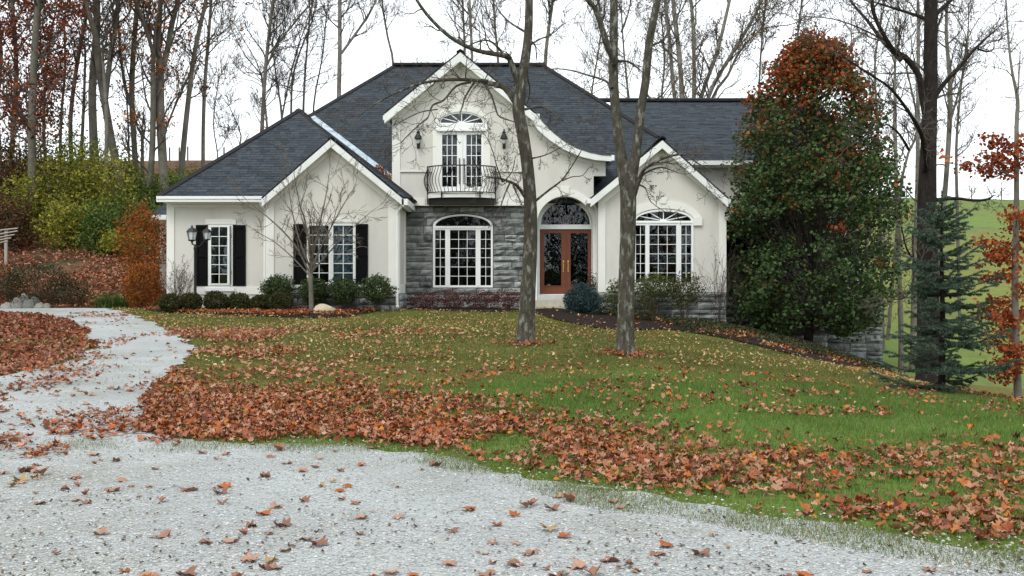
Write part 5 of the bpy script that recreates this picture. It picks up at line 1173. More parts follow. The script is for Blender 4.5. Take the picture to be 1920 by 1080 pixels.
_W = 35 * 31.3 / FPX; _C = np.stack([_d[:, 0] * _r * _W, _d[:, 1] * _r * _W, .43 + _d[:, 2] * _r * .42], -1); _C[:, 2] = np.maximum(_C[:, 2], .05)
_V, _F, _K = leaf_arrays(_C, _rng.uniform(.05, .1, 5200), pick([(.04, .07, .07), (.028, .052, .052), (.065, .105, .105)], 5200, _rng), _rng, .3, .2, .22)
put('needle_sprays', mesh_np('needle_sprays', _V, _F, MATS['leaf_matte'], _K), e)
shrub('holly_bush', 'narrow dark holly between the front door and the bay', 1109, 33.25, 26, 72, 700, .055, [(.022, .036, .014), (.035, .045, .016), (.05, .045, .02)], seed=51, lump=.6, shell=.2, low=.1)
shrub('low_shrub', 'low green mound shrub beside the dwarf spruce', 1138, 31.6, 50, 34, 1900, .045, [(.050, .065, .018), (.038, .052, .016), (.07, .08, .025)], seed=52, lump=.25)
shrub('low_shrub', 'olive-brown mound shrub behind the lichen-spotted tree trunk', 1207, 30.9, 48, 46, 2100, .045, [(.055, .055, .018), (.042, .045, .015), (.08, .07, .024)], seed=53, lump=.25)
AZ = [(.085, .115, .025), (.055, .085, .022), (.12, .14, .035), (.045, .06, .02)]
shrub('azalea_bush', 'leggy yellow-green bush left of the bay window', 1163, 32.4, 52, 66, 1300, .06, AZ, seed=54, lump=.5, low=.35, shell=.3, stems=14)
shrub('azalea_bush', 'leggy yellow-green bush under the middle of the bay window', 1228, 32.2, 80, 86, 2600, .06, AZ, seed=55, lump=.5, low=.42, shell=.3, stems=20)
shrub('azalea_bush', 'leggy yellow-green bush under the right side of the bay window', 1282, 32.0, 66, 92, 2200, .06, [(.08, .10, .025), (.055, .07, .022), (.11, .10, .035), (.06, .045, .02)], seed=56, lump=.5, low=.35, shell=.3, stems=18)
shrub('bare_shrub', 'tall thin bare shrub at the right corner of the bay', 1347, 32.5, 56, 128, 70, .06, [(.04, .03, .02), (.07, .03, .02)], stems=16, twigs=True, stemr=.010, seed=57)
shrub('red_twig_shrub', 'dark reddish twig shrub in the shade right of the bay', 1385, 33.6, 34, 104, 260, .06, [(.10, .022, .02), (.07, .02, .018)], stems=18, twigs=True, stemr=.009, seed=58)
# left side: orange bushes, juniper, daylilies
OR = [(.30, .085, .010), (.22, .06, .010), (.36, .13, .015), (.14, .055, .012)]
shrub('orange_bush', 'rounded orange autumn bush touching the corner of the house', 268, 34.4, 76, 84, 4200, .07, OR, seed=61, lump=.25, shell=.45)
shrub('orange_bush', 'tall orange autumn bush behind the rounded one', 268, 37.0, 86, 172, 3600, .09, [(.34, .08, .012), (.24, .055, .012), (.36, .14, .02), (.10, .075, .015)], seed=62, lump=.6, shell=.35, low=.25)
shrub('juniper_bush', 'dark spreading juniper at the foot of the leafy bank', 66, 35.6, 120, 78, 4200, .07, [(.022, .038, .018), (.03, .045, .022), (.016, .028, .014)], seed=63, lump=.5, mat='leaf_matte', shape=.3)
shrub('brown_bush', 'brownish dying bush between the juniper and the daylilies', 125, 35.4, 76, 52, 1800, .07, [(.06, .05, .022), (.04, .04, .02), (.08, .045, .025)], seed=64, lump=.5, mat='leaf_matte')
shrub('russet_bush', 'russet bush at the left end of the bank foot', 8, 36.2, 70, 60, 1600, .08, [(.16, .06, .02), (.10, .045, .02)], seed=65, lump=.5, mat='leaf_matte')
def daylily():
    rng = np.random.default_rng(2); Y = 35.2; bx = X(210, Y); loc = (bx, Y, hz(bx, Y) - .03); e = empty('daylily_clump', loc, 'clump of arching green strap leaves at the bank foot', 'plant'); V = []; F = []; K = []
    for i in range(420):
        a = rng.random() * 6.28; r0 = rng.random() ** .5; p = np.array([r0 * math.cos(a * 3 + i) * .62, r0 * math.sin(a * 3 + i) * .35, .0]); L = rng.uniform(.5, 1.05); d = np.array([math.cos(a), math.sin(a), 0]); s = np.array([-d[1], d[0], 0]) * .016; b = len(V); c = np.array([(.05, .12, .025), (.07, .15, .03), (.035, .085, .02), (.13, .16, .04)][rng.integers(0, 4)]) * rng.uniform(.8, 1.2); ar = rng.uniform(.3, .7)
        for k in range(5):
            t = k / 4; q = p + d * L * ar * t ** 1.4 + np.array([0, 0, L * (t - .62 * ar * t * t * 1.5)]); w = (1 - t * .9); V += [q - s * w, q + s * w]; K += [c, c]
        for k in range(4): F.append((b + 2 * k, b + 2 * k + 1, b + 2 * k + 3, b + 2 * k + 2))
    put('strap_leaves', mesh_np('strap_leaves', np.array(V), np.array(F), MATS['leaf'], np.array(K)), e)
daylily()
# thicket of autumn shrubs on the bank
YG1 = [(.21, .22, .028), (.27, .26, .032), (.14, .17, .028), (.33, .28, .04)]; GN1 = [(.10, .15, .03), (.13, .18, .034), (.07, .12, .026)]; BR1 = [(.09, .045, .02), (.13, .05, .02), (.06, .045, .02)]
TH = [(45, 43.6, 120, 130, YG1, 'yellow-green thicket shrub above the rail fence'), (100, 44.4, 120, 140, YG1, 'broad yellow-green thicket shrub under the russet oak'), (155, 44.9, 110, 130, YG1, 'bright yellow thicket shrub in front of the stout pale trunk'), (205, 44.0, 110, 120, YG1, 'yellow-green thicket shrub below the leaning grey tree'),
      (245, 43.8, 100, 120, GN1, 'mid green thicket shrub next to the tall orange bush'), (125, 42.2, 90, 80, YG1, 'low yellow-green shrub leaning over the leafy slope'), (185, 41.8, 80, 80, GN1, 'low green shrub with drooping sprays over the leafy slope'), (228, 41.6, 70, 70, YG1, 'small yellow shrub just left of the orange bush'),
      (290, 45.9, 120, 130, GN1, 'green thicket shrub at the corner of the left roof'), (330, 47.5, 120, 90, GN1, 'green undergrowth shrub below the double-trunked tree'), (10, 45.4, 110, 170, BR1, 'brown-red thicket shrub by the fence'), (55, 46.0, 130, 150, BR1, 'brown-red shrub under the russet oak'),
      (120, 46.5, 140, 110, GN1, 'tall green shrub behind the yellow thicket'), (200, 47.0, 140, 110, GN1, 'green shrub among the trunks on the bank'), (265, 47.5, 110, 90, BR1, 'brownish undergrowth by the snag'), (365, 51.5, 110, 60, YG1, 'thin yellow undergrowth on the skyline'), (20, 42.0, 90, 70, BR1, 'brown bramble below the rail fence')]
for i, (px, Y, w, h, pal, nm) in enumerate(TH):
    shrub('thicket_shrub', nm, px, Y, w * (.7 + .5 * ((i * 37) % 10) / 10), h * (.72 + .55 * ((i * 53) % 10) / 10) * (1.15 if px < 160 else .72 if px > 215 else .95), 2300, .13, pal, group='autumn shrubs on the bank', seed=70 + i, lump=1.0, shell=.2, low=.0, stems=14, stemr=.015, up=.7, depth=.8)
for i, (px, Y, w, h, pal, nm) in enumerate([(70, 47, 90, 190, YG1, 'tall loose yellow sapling clump behind the rail fence shrubs'), (142, 48, 80, 150, GN1, 'tall wispy green sapling clump left of the stout pale trunk'), (232, 47, 70, 110, YG1, 'wispy yellow sapling right of the leaning grey tree'), (28, 46, 80, 200, BR1, 'tall reddish-brown sapling clump at the edge of the wood'), (300, 47, 60, 80, YG1, 'wispy yellow sapling at the foot of the double-trunked tree')]):
    shrub('thicket_shrub', nm, px, Y, w, h, 1300, .13, pal, group='autumn shrubs on the bank', seed=90 + i, lump=1.2, shell=.1, stems=12, stemr=.016, up=.7, depth=.8)
# bare sapling before the gable window
SAP = dict(lv=2, nc=(5, 3, 0), ang=(15, 40), lf=(.35, .6), curv=.10, trop=.05, rmin=.0045, n=(5, 4, 3, 3))
make_tree('bare_sapling', 'bare many-branched sapling in front of the gable window', [[(584, 580, 9), (583, 550, 8.5), (582, 510, 8), (584, 480, 4.3)]], 30.6,
    limbs=[([(582, 515, 4.3), (555, 460, 3.1), (520, 420, 2.5), (482, 388, 1.2)], -.5, (9, .85)), ([(582, 505, 4.3), (560, 450, 3.1), (545, 400, 2.2), (536, 350, 1.2)], .4, (9, .85)), ([(583, 495, 4.3), (578, 430, 3.1), (566, 380, 2.2), (560, 335, 1.2)], -.6, (9, .85)), ([(584, 490, 4.3), (596, 430, 3.1), (608, 370, 2.2), (614, 322, 1.2)], .3, (9, .85)),
           ([(584, 500, 4.3), (610, 450, 3.1), (640, 395, 2.2), (668, 352, 1.2)], -.3, (9, .85)), ([(584, 510, 3.7), (618, 470, 2.8), (655, 430, 1.9), (692, 395, 1.2)], .4, (9, .85)), ([(583, 520, 3.7), (550, 485, 2.5), (515, 455, 1.9), (480, 435, 1.2)], .2, (8, .7)), ([(584, 515, 3.1), (602, 470, 2.5), (625, 430, 1.9), (640, 390, 1.2)], -.7, (7, .7))],
    prm=SAP, seed=33, twn=4, twL=.9, t0=.6, bark='bark_bg', twig='twig_pale', flare=False, cat='sapling')

# ------------------------------------------------------------------ lamp post
def lamp_post():
    Y = 31.3; x0 = X(366, Y); bz = hz(x0, Y); e = empty('lamp_post', (x0, Y, bz - .05), 'black lamp post with two glass lanterns before the left wing', 'lamp post'); it = MATS['iron']
    MB().lathe(x0, Y, [(.075, bz - .1), (.075, bz + .12), (.045, bz + .2), (.04, Z(470, Y)), (.055, Z(466, Y)), (.03, Z(458, Y))], 10).build('post', it, e, smooth=True)
    MB().tube([P(360, 456, Y), P(366, 462, Y), P(374, 462, Y), P(383, 452, Y)], .02, 6).build('cross_arm', it, e)
    for px, dy, s in ((360, 0, 1.0), (383.5, .25, .86)):
        cx, cy, cz = X(px, Y), Y + dy, Z(443 if s == 1 else 442, Y); l = empty('lantern', (cx - x0, dy, cz - bz + .05)); l.parent = e
        MB().lathe(cx, cy, [(.05 * s, cz - .16 * s), (.125 * s, cz - .13 * s), (.14 * s, cz - .11 * s)], 6).build('lantern_base', it, l)
        MB().lathe(cx, cy, [(.105 * s, cz - .108 * s), (.15 * s, cz + .13 * s)], 6).build('lantern_glass', MATS['lampglass'], l)
        MB().lathe(cx, cy, [(.18 * s, cz + .132 * s), (.165 * s, cz + .17 * s), (.10 * s, cz + .24 * s), (.04 * s, cz + .26 * s), (.02 * s, cz + .33 * s), (.0, cz + .34 * s)], 6).build('lantern_roof', it, l)
        for k in range(6):
            a = k * math.pi / 3; MB().tube([(cx + .108 * s * math.cos(a), cy + .108 * s * math.sin(a), cz - .11 * s), (cx + .155 * s * math.cos(a), cy + .155 * s * math.sin(a), cz + .13 * s)], .010, 4).build('lantern_bar', it, l)
        MB().lathe(cx, cy, [(0, cz - .28 * s), (.02, cz - .22 * s), (.035, cz - .162 * s)], 6).build('finial', it, l)
lamp_post()
# ------------------------------------------------------------------ rocks
def rock(label, px, Y, w, h, seed, col, group=None, d=.8):
    rng = np.random.default_rng(seed); bx = X(px, Y); bz = hz(bx, Y); W = w * Y / FPX / 2; Hh = h * Y / FPX; V = []; F = []; nu, nv = 16, 9
    for j in range(nv + 1):
        for i in range(nu):
            th = 2 * math.pi * i / nu; ph = math.pi * j / nv; dx, dy, dz = math.sin(ph) * math.cos(th), math.sin(ph) * math.sin(th), math.cos(ph)
            k = .78 + .5 * float(vnoise(dx * 1.6 + seed * 3.1, dy * 1.6 + dz * 2.3, 1, seed)) * .8
            V.append((dx * k * W, dy * k * W * d, dz * k * Hh * 1.0 + .0 * Hh))
    for j in range(nv):
        for i in range(nu): F.append((j * nu + i, (j + 1) * nu + i, (j + 1) * nu + (i + 1) % nu, j * nu + (i + 1) % nu))
    o = put('rock', mesh_np('rock', np.array(V), np.array(F), MATS[col]), None, (bx, Y, bz + Hh * .1)); tag(o, label, 'rock', group); return o
M('sandstone', (.46, .39, .27), .9, .2, 4, .6, 14, .04, .2, col2=(.30, .25, .17), c2scale=3); M('fieldstone', (.22, .215, .19), .9, .3, 4, .6, 14, .04, .2, orand=.3)
rock('pale tan boulder half sunk in the leaf-strewn bed', 607, 30.3, 46, 17, 3, 'sandstone')
GS = 'field stones at the driveway edge'
for i, (px, w, h, yy) in enumerate([(12, 22, 12, 34.9), (32, 26, 18, 35.0), (54, 26, 16, 34.9), (74, 20, 11, 34.85), (45, 22, 24, 35.3), (66, 22, 20, 35.25), (88, 16, 9, 34.9)]):
    rock('pale field stone in the small pile below the juniper', px, yy, w, h, 11 + i, 'fieldstone', GS)
# ------------------------------------------------------------------ rail fence on the bank, posts on the hilltops
M('old_wood', (.34, .31, .27), .9, .3, 6, .4, 30, stretch=(1, 8, 8))
fx, fy = X(-14, 40), 40.0; fe = empty('rail_fence', (fx, fy, hz(fx, fy)), 'weathered grey rail fence of thin rails on the bank', 'fence')
for a0, b0, a1, b1 in [(-40, 436, 33, 428), (-40, 446, 33, 433), (-40, 452, 27, 440), (-40, 457, 21, 446), (-40, 463, 15, 452)]: MB().tube([P(a0, b0, 40.0), P(a1, b1, 40.15)], .03, 5).build('rail', MATS['old_wood'], fe)
for px in (-14, 10): 
    q = P(px, 426, 40.12); MB().box(q[0] - .05, q[0] + .05, 40.13, 40.23, hz(q[0], 40.2) - .2, Z(430, 40)).build('post', MATS['old_wood'], fe)
M('post_wood', (.10, .09, .08), .9, .2)
for px, Y in ((1700, 152), (1768, 152), (1822, 152), (1878, 152), (1935, 152), (318, 63), (336, 63), (352, 62.5), (420, 63)):
    x = X(px, Y); z = hz(x, Y); hh = 2.1 if Y > 100 else 1.1; mb = MB(); r = .09 if Y > 100 else .05
    mb.lathe(x, Y, [(r, z - .3), (r, z + hh * .97), (r * .5, z + hh)], 6)
    tag(mb.build('fence_post', MATS['post_wood'], None, origin=(x, Y, z)), 'thin wooden fence post on the crest of the pasture' if Y > 100 else 'thin fence post on the wooded skyline left of the roof', 'post', 'pasture fence posts' if Y > 100 else 'skyline fence posts')
# ------------------------------------------------------------------ fallen leaves
_th = np.radians([270, 292, 318, 340, 5, 28, 52, 72, 90, 108, 128, 152, 175, 200, 222, 248]); _rr = np.array([.12, .52, .34, .78, .42, .92, .46, .50, 1.0, .50, .46, .92, .42, .78, .34, .52])
MAPLE = np.concatenate([[[0, 0]], np.stack([_rr * np.cos(_th), _rr * np.sin(_th)], -1)]) * .5
MAPLE = np.concatenate([[[0, 0]], np.stack([(.30 + .70 * _rr) * np.cos(_th), (.30 + .70 * _rr) * np.sin(_th)], -1)]) * .47
_k = [0, 1, 3, 4, 5, 6, 8, 10, 11, 12, 13, 15]
MAPLE = MAPLE[[0] + [i + 1 for i in _k]]
OVAL = np.array([[0, 0], [0, -.5], [.26, -.2], [.28, .12], [0, .5], [-.28, .12], [-.26, -.2]])
def fallen(x, y, size, cols, rng, tmpl, tilt, z0, curl=1.0):
    n = len(x); k = len(tmpl); s = size[:, None]
    u = tmpl[None, :, 0] * s * rng.uniform(.7, 1.05, (n, 1)); v = tmpl[None, :, 1] * s
    a, b, c = [(rng.normal(size=(n, 1)) * .9 + q) * curl for q in (.9, .5, 0)]
    w = (a * u * u + b * v * v + c * u * v) / s + np.abs(u) * rng.uniform(-.1, .45, (n, 1)) * curl
    w = w + rng.normal(size=(n, k)) * s * .055
    tx = rng.normal(size=(n, 1)) * tilt; ty = rng.normal(size=(n, 1)) * tilt; an = rng.random((n, 1)) * 6.28
    y1 = v * np.cos(tx) - w * np.sin(tx); z1 = v * np.sin(tx) + w * np.cos(tx); x1 = u * np.cos(ty) + z1 * np.sin(ty); z2 = -u * np.sin(ty) + z1 * np.cos(ty)
    x2 = x1 * np.cos(an) - y1 * np.sin(an); y2 = x1 * np.sin(an) + y1 * np.cos(an)
    zb = H(x, y)[:, None] + z0[:, None]; zz = zb + z2 - np.minimum(0, z2.min(1, keepdims=True)) * .7
    V = np.stack([x[:, None] + x2, y[:, None] + y2, zz], -1)
    i = np.arange(1, k); T = np.stack([np.zeros(k - 1, int), i, np.roll(i, -1)], -1); F = (T[None] + (np.arange(n) * k)[:, None, None]).reshape(-1, 3)
    cc = np.repeat(cols[:, None], k, 1) * (1 + .18 * (rng.random((n, k, 1)) - .5))
    return V.reshape(-1, 3), F, cc.reshape(-1, 3)
LB = [(.33, .145, .085), (.39, .20, .13), (.26, .092, .045), (.31, .125, .068), (.42, .235, .155), (.25, .066, .026), (.14, .052, .03), (.34, .10, .032), (.36, .175, .10), (.38, .135, .045), (.20, .07, .038)]
LACC = [(.42, .11, .018), (.30, .05, .016), (.45, .17, .03)]
M('dead_leaf', rough=.75, var=.18, scale=25, attr=True, spec=.2, transl=.12)
rng = np.random.default_rng(77)
edge_w = np.array(sorted(dr[:10] + [g2(1915, 1050)]))
def edge_d(x, y): return y - np.interp(x, edge_w[:, 0], edge_w[:, 1])
def view_ok(x, y, m=1.2): return (np.abs(x) < y * .52 + m)
def sc(n, x0, x1, y0, y1): return rng.uniform(x0, x1, n), rng.uniform(y0, y1, n)
parts_ = []
def emit(x, y, size, pal, tmpl, tilt, z0, acc=0.0, curl=1.0):
    if not len(x): return
    c = pick(pal, len(x), rng, .22)
    if acc: m = rng.random(len(x)) < acc; c[m] = pick(LACC, int(m.sum()), rng, .2)
    parts_.append(fallen(x, y, size, c, rng, tmpl, tilt, z0, curl))
# deep drift along the drive edge, thinning to the right
x, y = sc(150000, -8, 10, 5.4, 17.5); d = edge_d(x, y)
wid = np.interp(x, [-8, -6, -4, -2, 0, 2, 5, 8], [6.0, 5.6, 4.8, 4.3, 4.3, 4.6, 5.2, 5.6]); amp = np.interp(x, [-6, -1, .5, 2, 4, 6], [1, 1, .85, .62, .48, .38])
nz1 = vnoise(x, y, .9, 21) * .6 + vnoise(x, y, .35, 22) * .4
pr = amp * (1 - sstep(wid * .40, wid * 1.15, d + (nz1 - .5) * 2.2)) * sstep(-.15, .30, d) * np.where(x < -1, np.clip(nz1 * 1.9 - .12, .05, 1), np.clip(nz1 * 2.6 - .65, .03, 1)) * np.where(x < -5, np.interp(d, [0, 2.5, 4, 6.5], [1, 1, .55, .35]), 1)
pr *= np.where((x > -2.4) & (d < .4), .25, 1)
k = (rng.random(len(x)) < pr) & view_ok(x, y) & ~in_poly(DRIVE, x, y); x, y = x[k], y[k]
n = len(x); emit(x, y, rng.uniform(.05, .12, n), LB, MAPLE, .28, rng.random(n) * .05 * np.interp(x, [-1, 4], [1, .6]) + .008, .05)
near_band_d = edge_d
# drift over the drive mouth
for poly, dn in (([(85, 800), (190, 776), (300, 768), (330, 835), (180, 832), (95, 826)], 200), ([(-90, 818), (60, 825), (135, 842), (125, 856), (60, 868), (-90, 880)], 210), ([(-60, 700), (60, 690), (170, 705), (100, 725), (-60, 745)], 40)):
    pw = [g2(*p) for p in poly]; x0, x1 = min(p[0] for p in pw), max(p[0] for p in pw); y0, y1 = min(p[1] for p in pw), max(p[1] for p in pw)
    x, y = sc(int((x1 - x0) * (y1 - y0) * dn), x0, x1, y0, y1); k = in_poly(pw, x, y) & (rng.random(len(x)) < np.clip(vnoise(x, y, .5, 9) * 2.2 - .35, 0, 1)); x, y = x[k], y[k]
    emit(x, y, rng.uniform(.055, .12, len(x)), LB, MAPLE, .22, rng.random(len(x)) * .018 + .028, .04, .8)
# island left of the drive
x, y = sc(26000, -18, -6.5, 14, 32); k = view_ok(x, y, 1) & ~in_poly(DRIVE, x, y) & (x < np.interp(y, [14, 16, 20, 24, 30], [-7, -7.6, -8, -9.5, -13.5]))
k &= rng.random(len(x)) < np.clip(vnoise(x, y, 1.2, 31) * 1.5 + .1, .1, 1); x, y = x[k], y[k]; emit(x, y, rng.uniform(.09, .16, len(x)), [(.24, .10, .065), (.20, .07, .04), (.28, .13, .09), (.15, .05, .03), (.26, .075, .03)], OVAL, .45, rng.random(len(x)) * .05 + .01, .04)
# lawn: small tan and yellow leaves
x, y = sc(80000, -13, 14, 11, 33.4); nz1 = vnoise(x, y, 1.7, 41) * .6 + vnoise(x, y, .5, 42) * .4
pr = np.interp(y, [11, 16, 18, 33], [.12, .22, .42, .40]) * np.clip(nz1 * 2.4 - .5, .08, 1) * np.interp(x, [-10, -2, 2, 10], [1.25, 1.0, .75, .5]); pr *= np.where((x > 1) & (y < 17), .8, 1)
k = (rng.random(len(x)) < pr) & view_ok(x, y) & ~in_poly(DRIVE, x, y)
for b in BEDS: k &= ~in_poly(b, x, y)
x, y = x[k], y[k]; n = len(x); emit(x, y, rng.uniform(.04, .085, n), [(.38, .24, .10), (.44, .30, .14), (.32, .17, .08), (.48, .36, .18), (.34, .15, .06)], OVAL, .4, rng.random(n) * .025 + .03, .03)
x, y = sc(6000, -3, 9, 11.5, 16.2); k = (rng.random(len(x)) < np.clip(vnoise(x, y, .8, 141) * 2.2 - .72, .03, 1) * np.interp(y, [11.5, 14, 18], [1, .6, .12])) & (edge_d(x, y) > 3) & view_ok(x, y); x, y = x[k], y[k]; emit(x, y, rng.uniform(.05, .11, len(x)), LB, MAPLE, .4, rng.random(len(x)) * .03 + .03, .08)
# warm drift left of the lawn towards the drive
x, y = sc(15000, -9, -1, 14, 24); k = (rng.random(len(x)) < np.clip(vnoise(x, y, 1.1, 51) * 2.4 - .75, 0, 1) * np.interp(x, [-7, -3.5, -1.5], [1, .4, .08])) & ~in_poly(DRIVE, x, y) & view_ok(x, y); x, y = x[k], y[k]; emit(x, y, rng.uniform(.08, .13, len(x)), LB[:5] + [(.36, .17, .08)], OVAL, .45, rng.random(len(x)) * .04 + .02, .04)
# the drive itself: streaks of leaves on its left arm, crumbs everywhere, rings round the lawn trunks
x, y = sc(16000, -14, -3, 9.5, 31); k = in_poly(DRIVE, x, y) & (rng.random(len(x)) < np.clip(vnoise(x, y * .5, .8, 101) * 2.8 - 1.15, .015, .8)); x, y = x[k], y[k]; emit(x, y, rng.uniform(.06, .12, len(x)), LB, MAPLE, .25, np.full(len(x), .028), .03, .7)
y = 4.8 + 12 * rng.random(9000) ** 1.4; x = rng.uniform(-1, 1, 9000) * (y * .53); k = in_poly(DRIVE, x, y) & (rng.random(9000) < np.clip(vnoise(x, y, .9, 102) * 2.2 - .6, .04, .7)); x, y = x[k], y[k]; emit(x, y, rng.uniform(.012, .04, len(x)), [(.16, .09, .06), (.10, .07, .05), (.30, .20, .12), (.06, .05, .035)], OVAL, .2, np.full(len(x), .028), 0, .8)
for tx, ty in ((.25, 19.9), (2.0, 18.1)):
    a = rng.random(170) * 6.28; r_ = .2 + .5 * rng.random(170) ** 1.5; emit(tx + np.cos(a) * r_, ty + np.sin(a) * r_, rng.uniform(.05, .10, 170), LB, OVAL, .5, rng.random(170) * .05 + .03, .03)
# beds
x, y = sc(9000, -12, -3, 29, 32.3); k = in_poly(BED1, x, y) & (rng.random(len(x)) < np.clip(vnoise(x, y, .8, 61) * 2.6 - .6, .05, 1)); x, y = x[k], y[k]; emit(x, y, rng.uniform(.06, .11, len(x)), [(.34, .10, .03), (.26, .07, .025), (.40, .20, .10), (.20, .07, .035)], OVAL, .5, rng.random(len(x)) * .05 + .05, .1)
x, y = sc(15000, 1, 14, 25, 36); k = in_poly(BED3, x, y) & (rng.random(len(x)) < np.interp(x, [1, 4, 5.5, 14], [.05, .12, .8, .8]) * np.clip(vnoise(x, y, .7, 62) * 2 - .4, .03, 1)); x, y = x[k], y[k]; emit(x, y, rng.uniform(.06, .11, len(x)), [(.30, .12, .05), (.40, .26, .13), (.16, .07, .04), (.36, .09, .02)], OVAL, .5, rng.random(len(x)) * .05 + .05, .05)
# leaf litter on the bank
x, y = sc(30000, -26, -10.5, 34.9, 49); k = (rng.random(len(x)) < np.clip(vnoise(x, y, 1.6, 71) * 2.2 - .45, .06, 1)) & (x < np.interp(y, [35, 37, 41], [-13.6, -12.2, -11])) ; x, y = x[k], y[k]; emit(x, y, rng.uniform(.10, .18, len(x)), LB[:6], OVAL, .5, rng.random(len(x)) * .06 + .03, .03)
# valley of the roof: caught leaves
nn = 160; t = rng.random(nn) ** .5 * .30; bq = np.array(vb); aq = np.array(va); cq = bq + (aq - bq) * t[:, None] + np.array(sv)[None] * rng.uniform(0, .24, (nn, 1)) + np.array(vnm)[None] * rng.uniform(.04, .08, (nn, 1))
Vv, Fv, Kv = leaf_arrays(cq, rng.uniform(.06, .12, nn), pick([(.30, .09, .03), (.22, .06, .02), (.36, .16, .06)], nn, rng), rng)
tag(put('valley_leaves', mesh_np('valley_leaves', Vv, Fv, MATS['dead_leaf'], Kv)), 'orange leaves caught in the roof valley beside the left gable', 'leaves', kind='stuff')
off = 0; VS = []; FS = []; CS = []
for V, F, C in parts_: VS.append(V); FS.append(F + off); CS.append(C); off += len(V)
tag(put('leaf_litter', mesh_np('leaf_litter', np.concatenate(VS), np.concatenate(FS), MATS['dead_leaf'], np.concatenate(CS))), 'drifts of dry brown and rust leaves over lawn, beds and bank', 'leaves', kind='stuff')
# single leaves on the gravel
KINDS = [('curled dry brown leaf lying on the pale gravel', (.25, .125, .085), 'brown leaves on the gravel'), ('pinkish tan leaf lying on the pale gravel', (.36, .21, .15), 'tan leaves on the gravel'), ('orange-rust leaf lying on the pale gravel', (.36, .105, .03), 'rust leaves on the gravel'), ('yellowish leaf lying on the pale gravel', (.40, .27, .12), 'yellow leaves on the gravel')]
protos = []
for ki, (lab, col, grp) in enumerate(KINDS):
    for v in range(4):
        V, F, C = fallen(np.zeros(1), np.zeros(1), np.array([.16]), np.array([col]) * rng.uniform(.85, 1.15), rng, MAPLE, .05, np.zeros(1), .62)
        V = V - np.array([0, 0, hz(0, 0)]); protos.append((ki, mesh_np('fallen_leaf', V, F, MATS['dead_leaf'], C)))
cand = []
for q in range(4000):
    y = 4.9 + 15 * rng.random() ** 1.25; x = rng.uniform(-1, 1) * (y * .53)
    px = 960 + x / y * FPX
    w = np.interp(px, [0, 400, 900, 1920], [.62, .34, .17, .15]) * (np.clip(float(vnoise(x, y, .8, 81)) * 2.6 - .7, .08, 1))
    if rng.random() < w: cand.append((x, y))
cand = np.array(cand); cand = cand[in_poly(DRIVE, cand[:, 0], cand[:, 1])]; cand = cand[np.argsort(cand[:, 1])][:290]
for x, y in cand:
    ki, me = protos[int(rng.choice(16, p=np.repeat([.125, .08, .035, .01], 4)))]
    o = put('fallen_leaf', me, None, (float(x), float(y), hz(x, y) + .026)); o.rotation_euler = (rng.normal() * .1, rng.normal() * .1, rng.random() * 6.28); s = float(rng.uniform(.4, 1.0)); o.scale = (s, s, s); tag(o, KINDS[ki][0], 'leaf', KINDS[ki][2])

# ------------------------------------------------------------------ grass
def blades(x, y, h, w, cols, lean, rng):
    n = len(x); a = rng.random(n) * 6.28; z = H(x, y) - .005; la = rng.random(n) * 6.28; l = h * lean * rng.uniform(.2, 1.0, n)
    dx, dy = np.cos(a) * w / 2, np.sin(a) * w / 2
    V = np.stack([np.stack([x - dx, y - dy, z], -1), np.stack([x + dx, y + dy, z], -1), np.stack([x + np.cos(la) * l, y + np.sin(la) * l, z + h], -1)], 1)
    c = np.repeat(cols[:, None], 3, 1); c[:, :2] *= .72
    return V.reshape(-1, 3), np.arange(n * 3).reshape(-1, 3), c.reshape(-1, 3)
rng = np.random.default_rng(99); GV = []; GF = []; GC = []; off = 0
def add_blades(x, y, h, w, c, lean):
    global off
    V, F, C = blades(x, y, h, w, c, lean, rng); GV.append(V); GF.append(F + off); GC.append(C); off += len(V)
bd = lambda x, y: ~in_poly(DRIVE, x, y) & ~in_poly(BED1, x, y) & ~in_poly(BED2, x, y) & ~in_poly(BED3, x, y)
y = np.sqrt(4.8 ** 2 + (18.2 ** 2 - 4.8 ** 2) * rng.random(430000)); x = rng.uniform(-1, 1, len(y)) * (y * .53 + 1); k = bd(x, y); x, y = x[k], y[k]
lmx = lawn_mix(x, y); d = edge_d(x, y); pile = (1 - sstep(2.6, 4.4, d)) * np.interp(x, [0, 2, 5], [1, .65, .35]); pile = np.where((d < .45) & (x > -2.5), .05, pile)
k = (rng.random(len(x)) < 1 - .55 * pile) & (rng.random(len(x)) < .35 + .9 * vnoise(x, y, .5, 13)); x, y, lmx, d, pile = x[k], y[k], lmx[k], d[k], pile[k]; n = len(x)
gA = np.array([(.105, .22, .032), (.14, .255, .045), (.085, .18, .03), (.17, .26, .06), (.23, .22, .085)])[rng.integers(0, 5, n)]; gB = np.array([(.13, .16, .034), (.10, .145, .03), (.18, .18, .055), (.22, .19, .075)])[rng.integers(0, 4, n)]
mixc = np.where((rng.random(n) < lmx)[:, None], gA, gB) * rng.uniform(.75, 1.25, (n, 1)) * (.8 + .45 * vnoise(x, y, 1.1, 14))[:, None]
edge = (d < .5); mixc[edge] = mixc[edge] * .5 + np.array([.20, .24, .045]) * .5
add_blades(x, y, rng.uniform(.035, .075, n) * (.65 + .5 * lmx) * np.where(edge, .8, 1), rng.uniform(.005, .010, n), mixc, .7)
y = np.sqrt(17 ** 2 + (33.5 ** 2 - 17 ** 2) * rng.random(280000)); x = rng.uniform(-1, 1, len(y)) * (y * .52 + 1); k = bd(x, y) & (H(x, y) > -2.4) & (x > -13); x, y = x[k], y[k]; n = len(x)
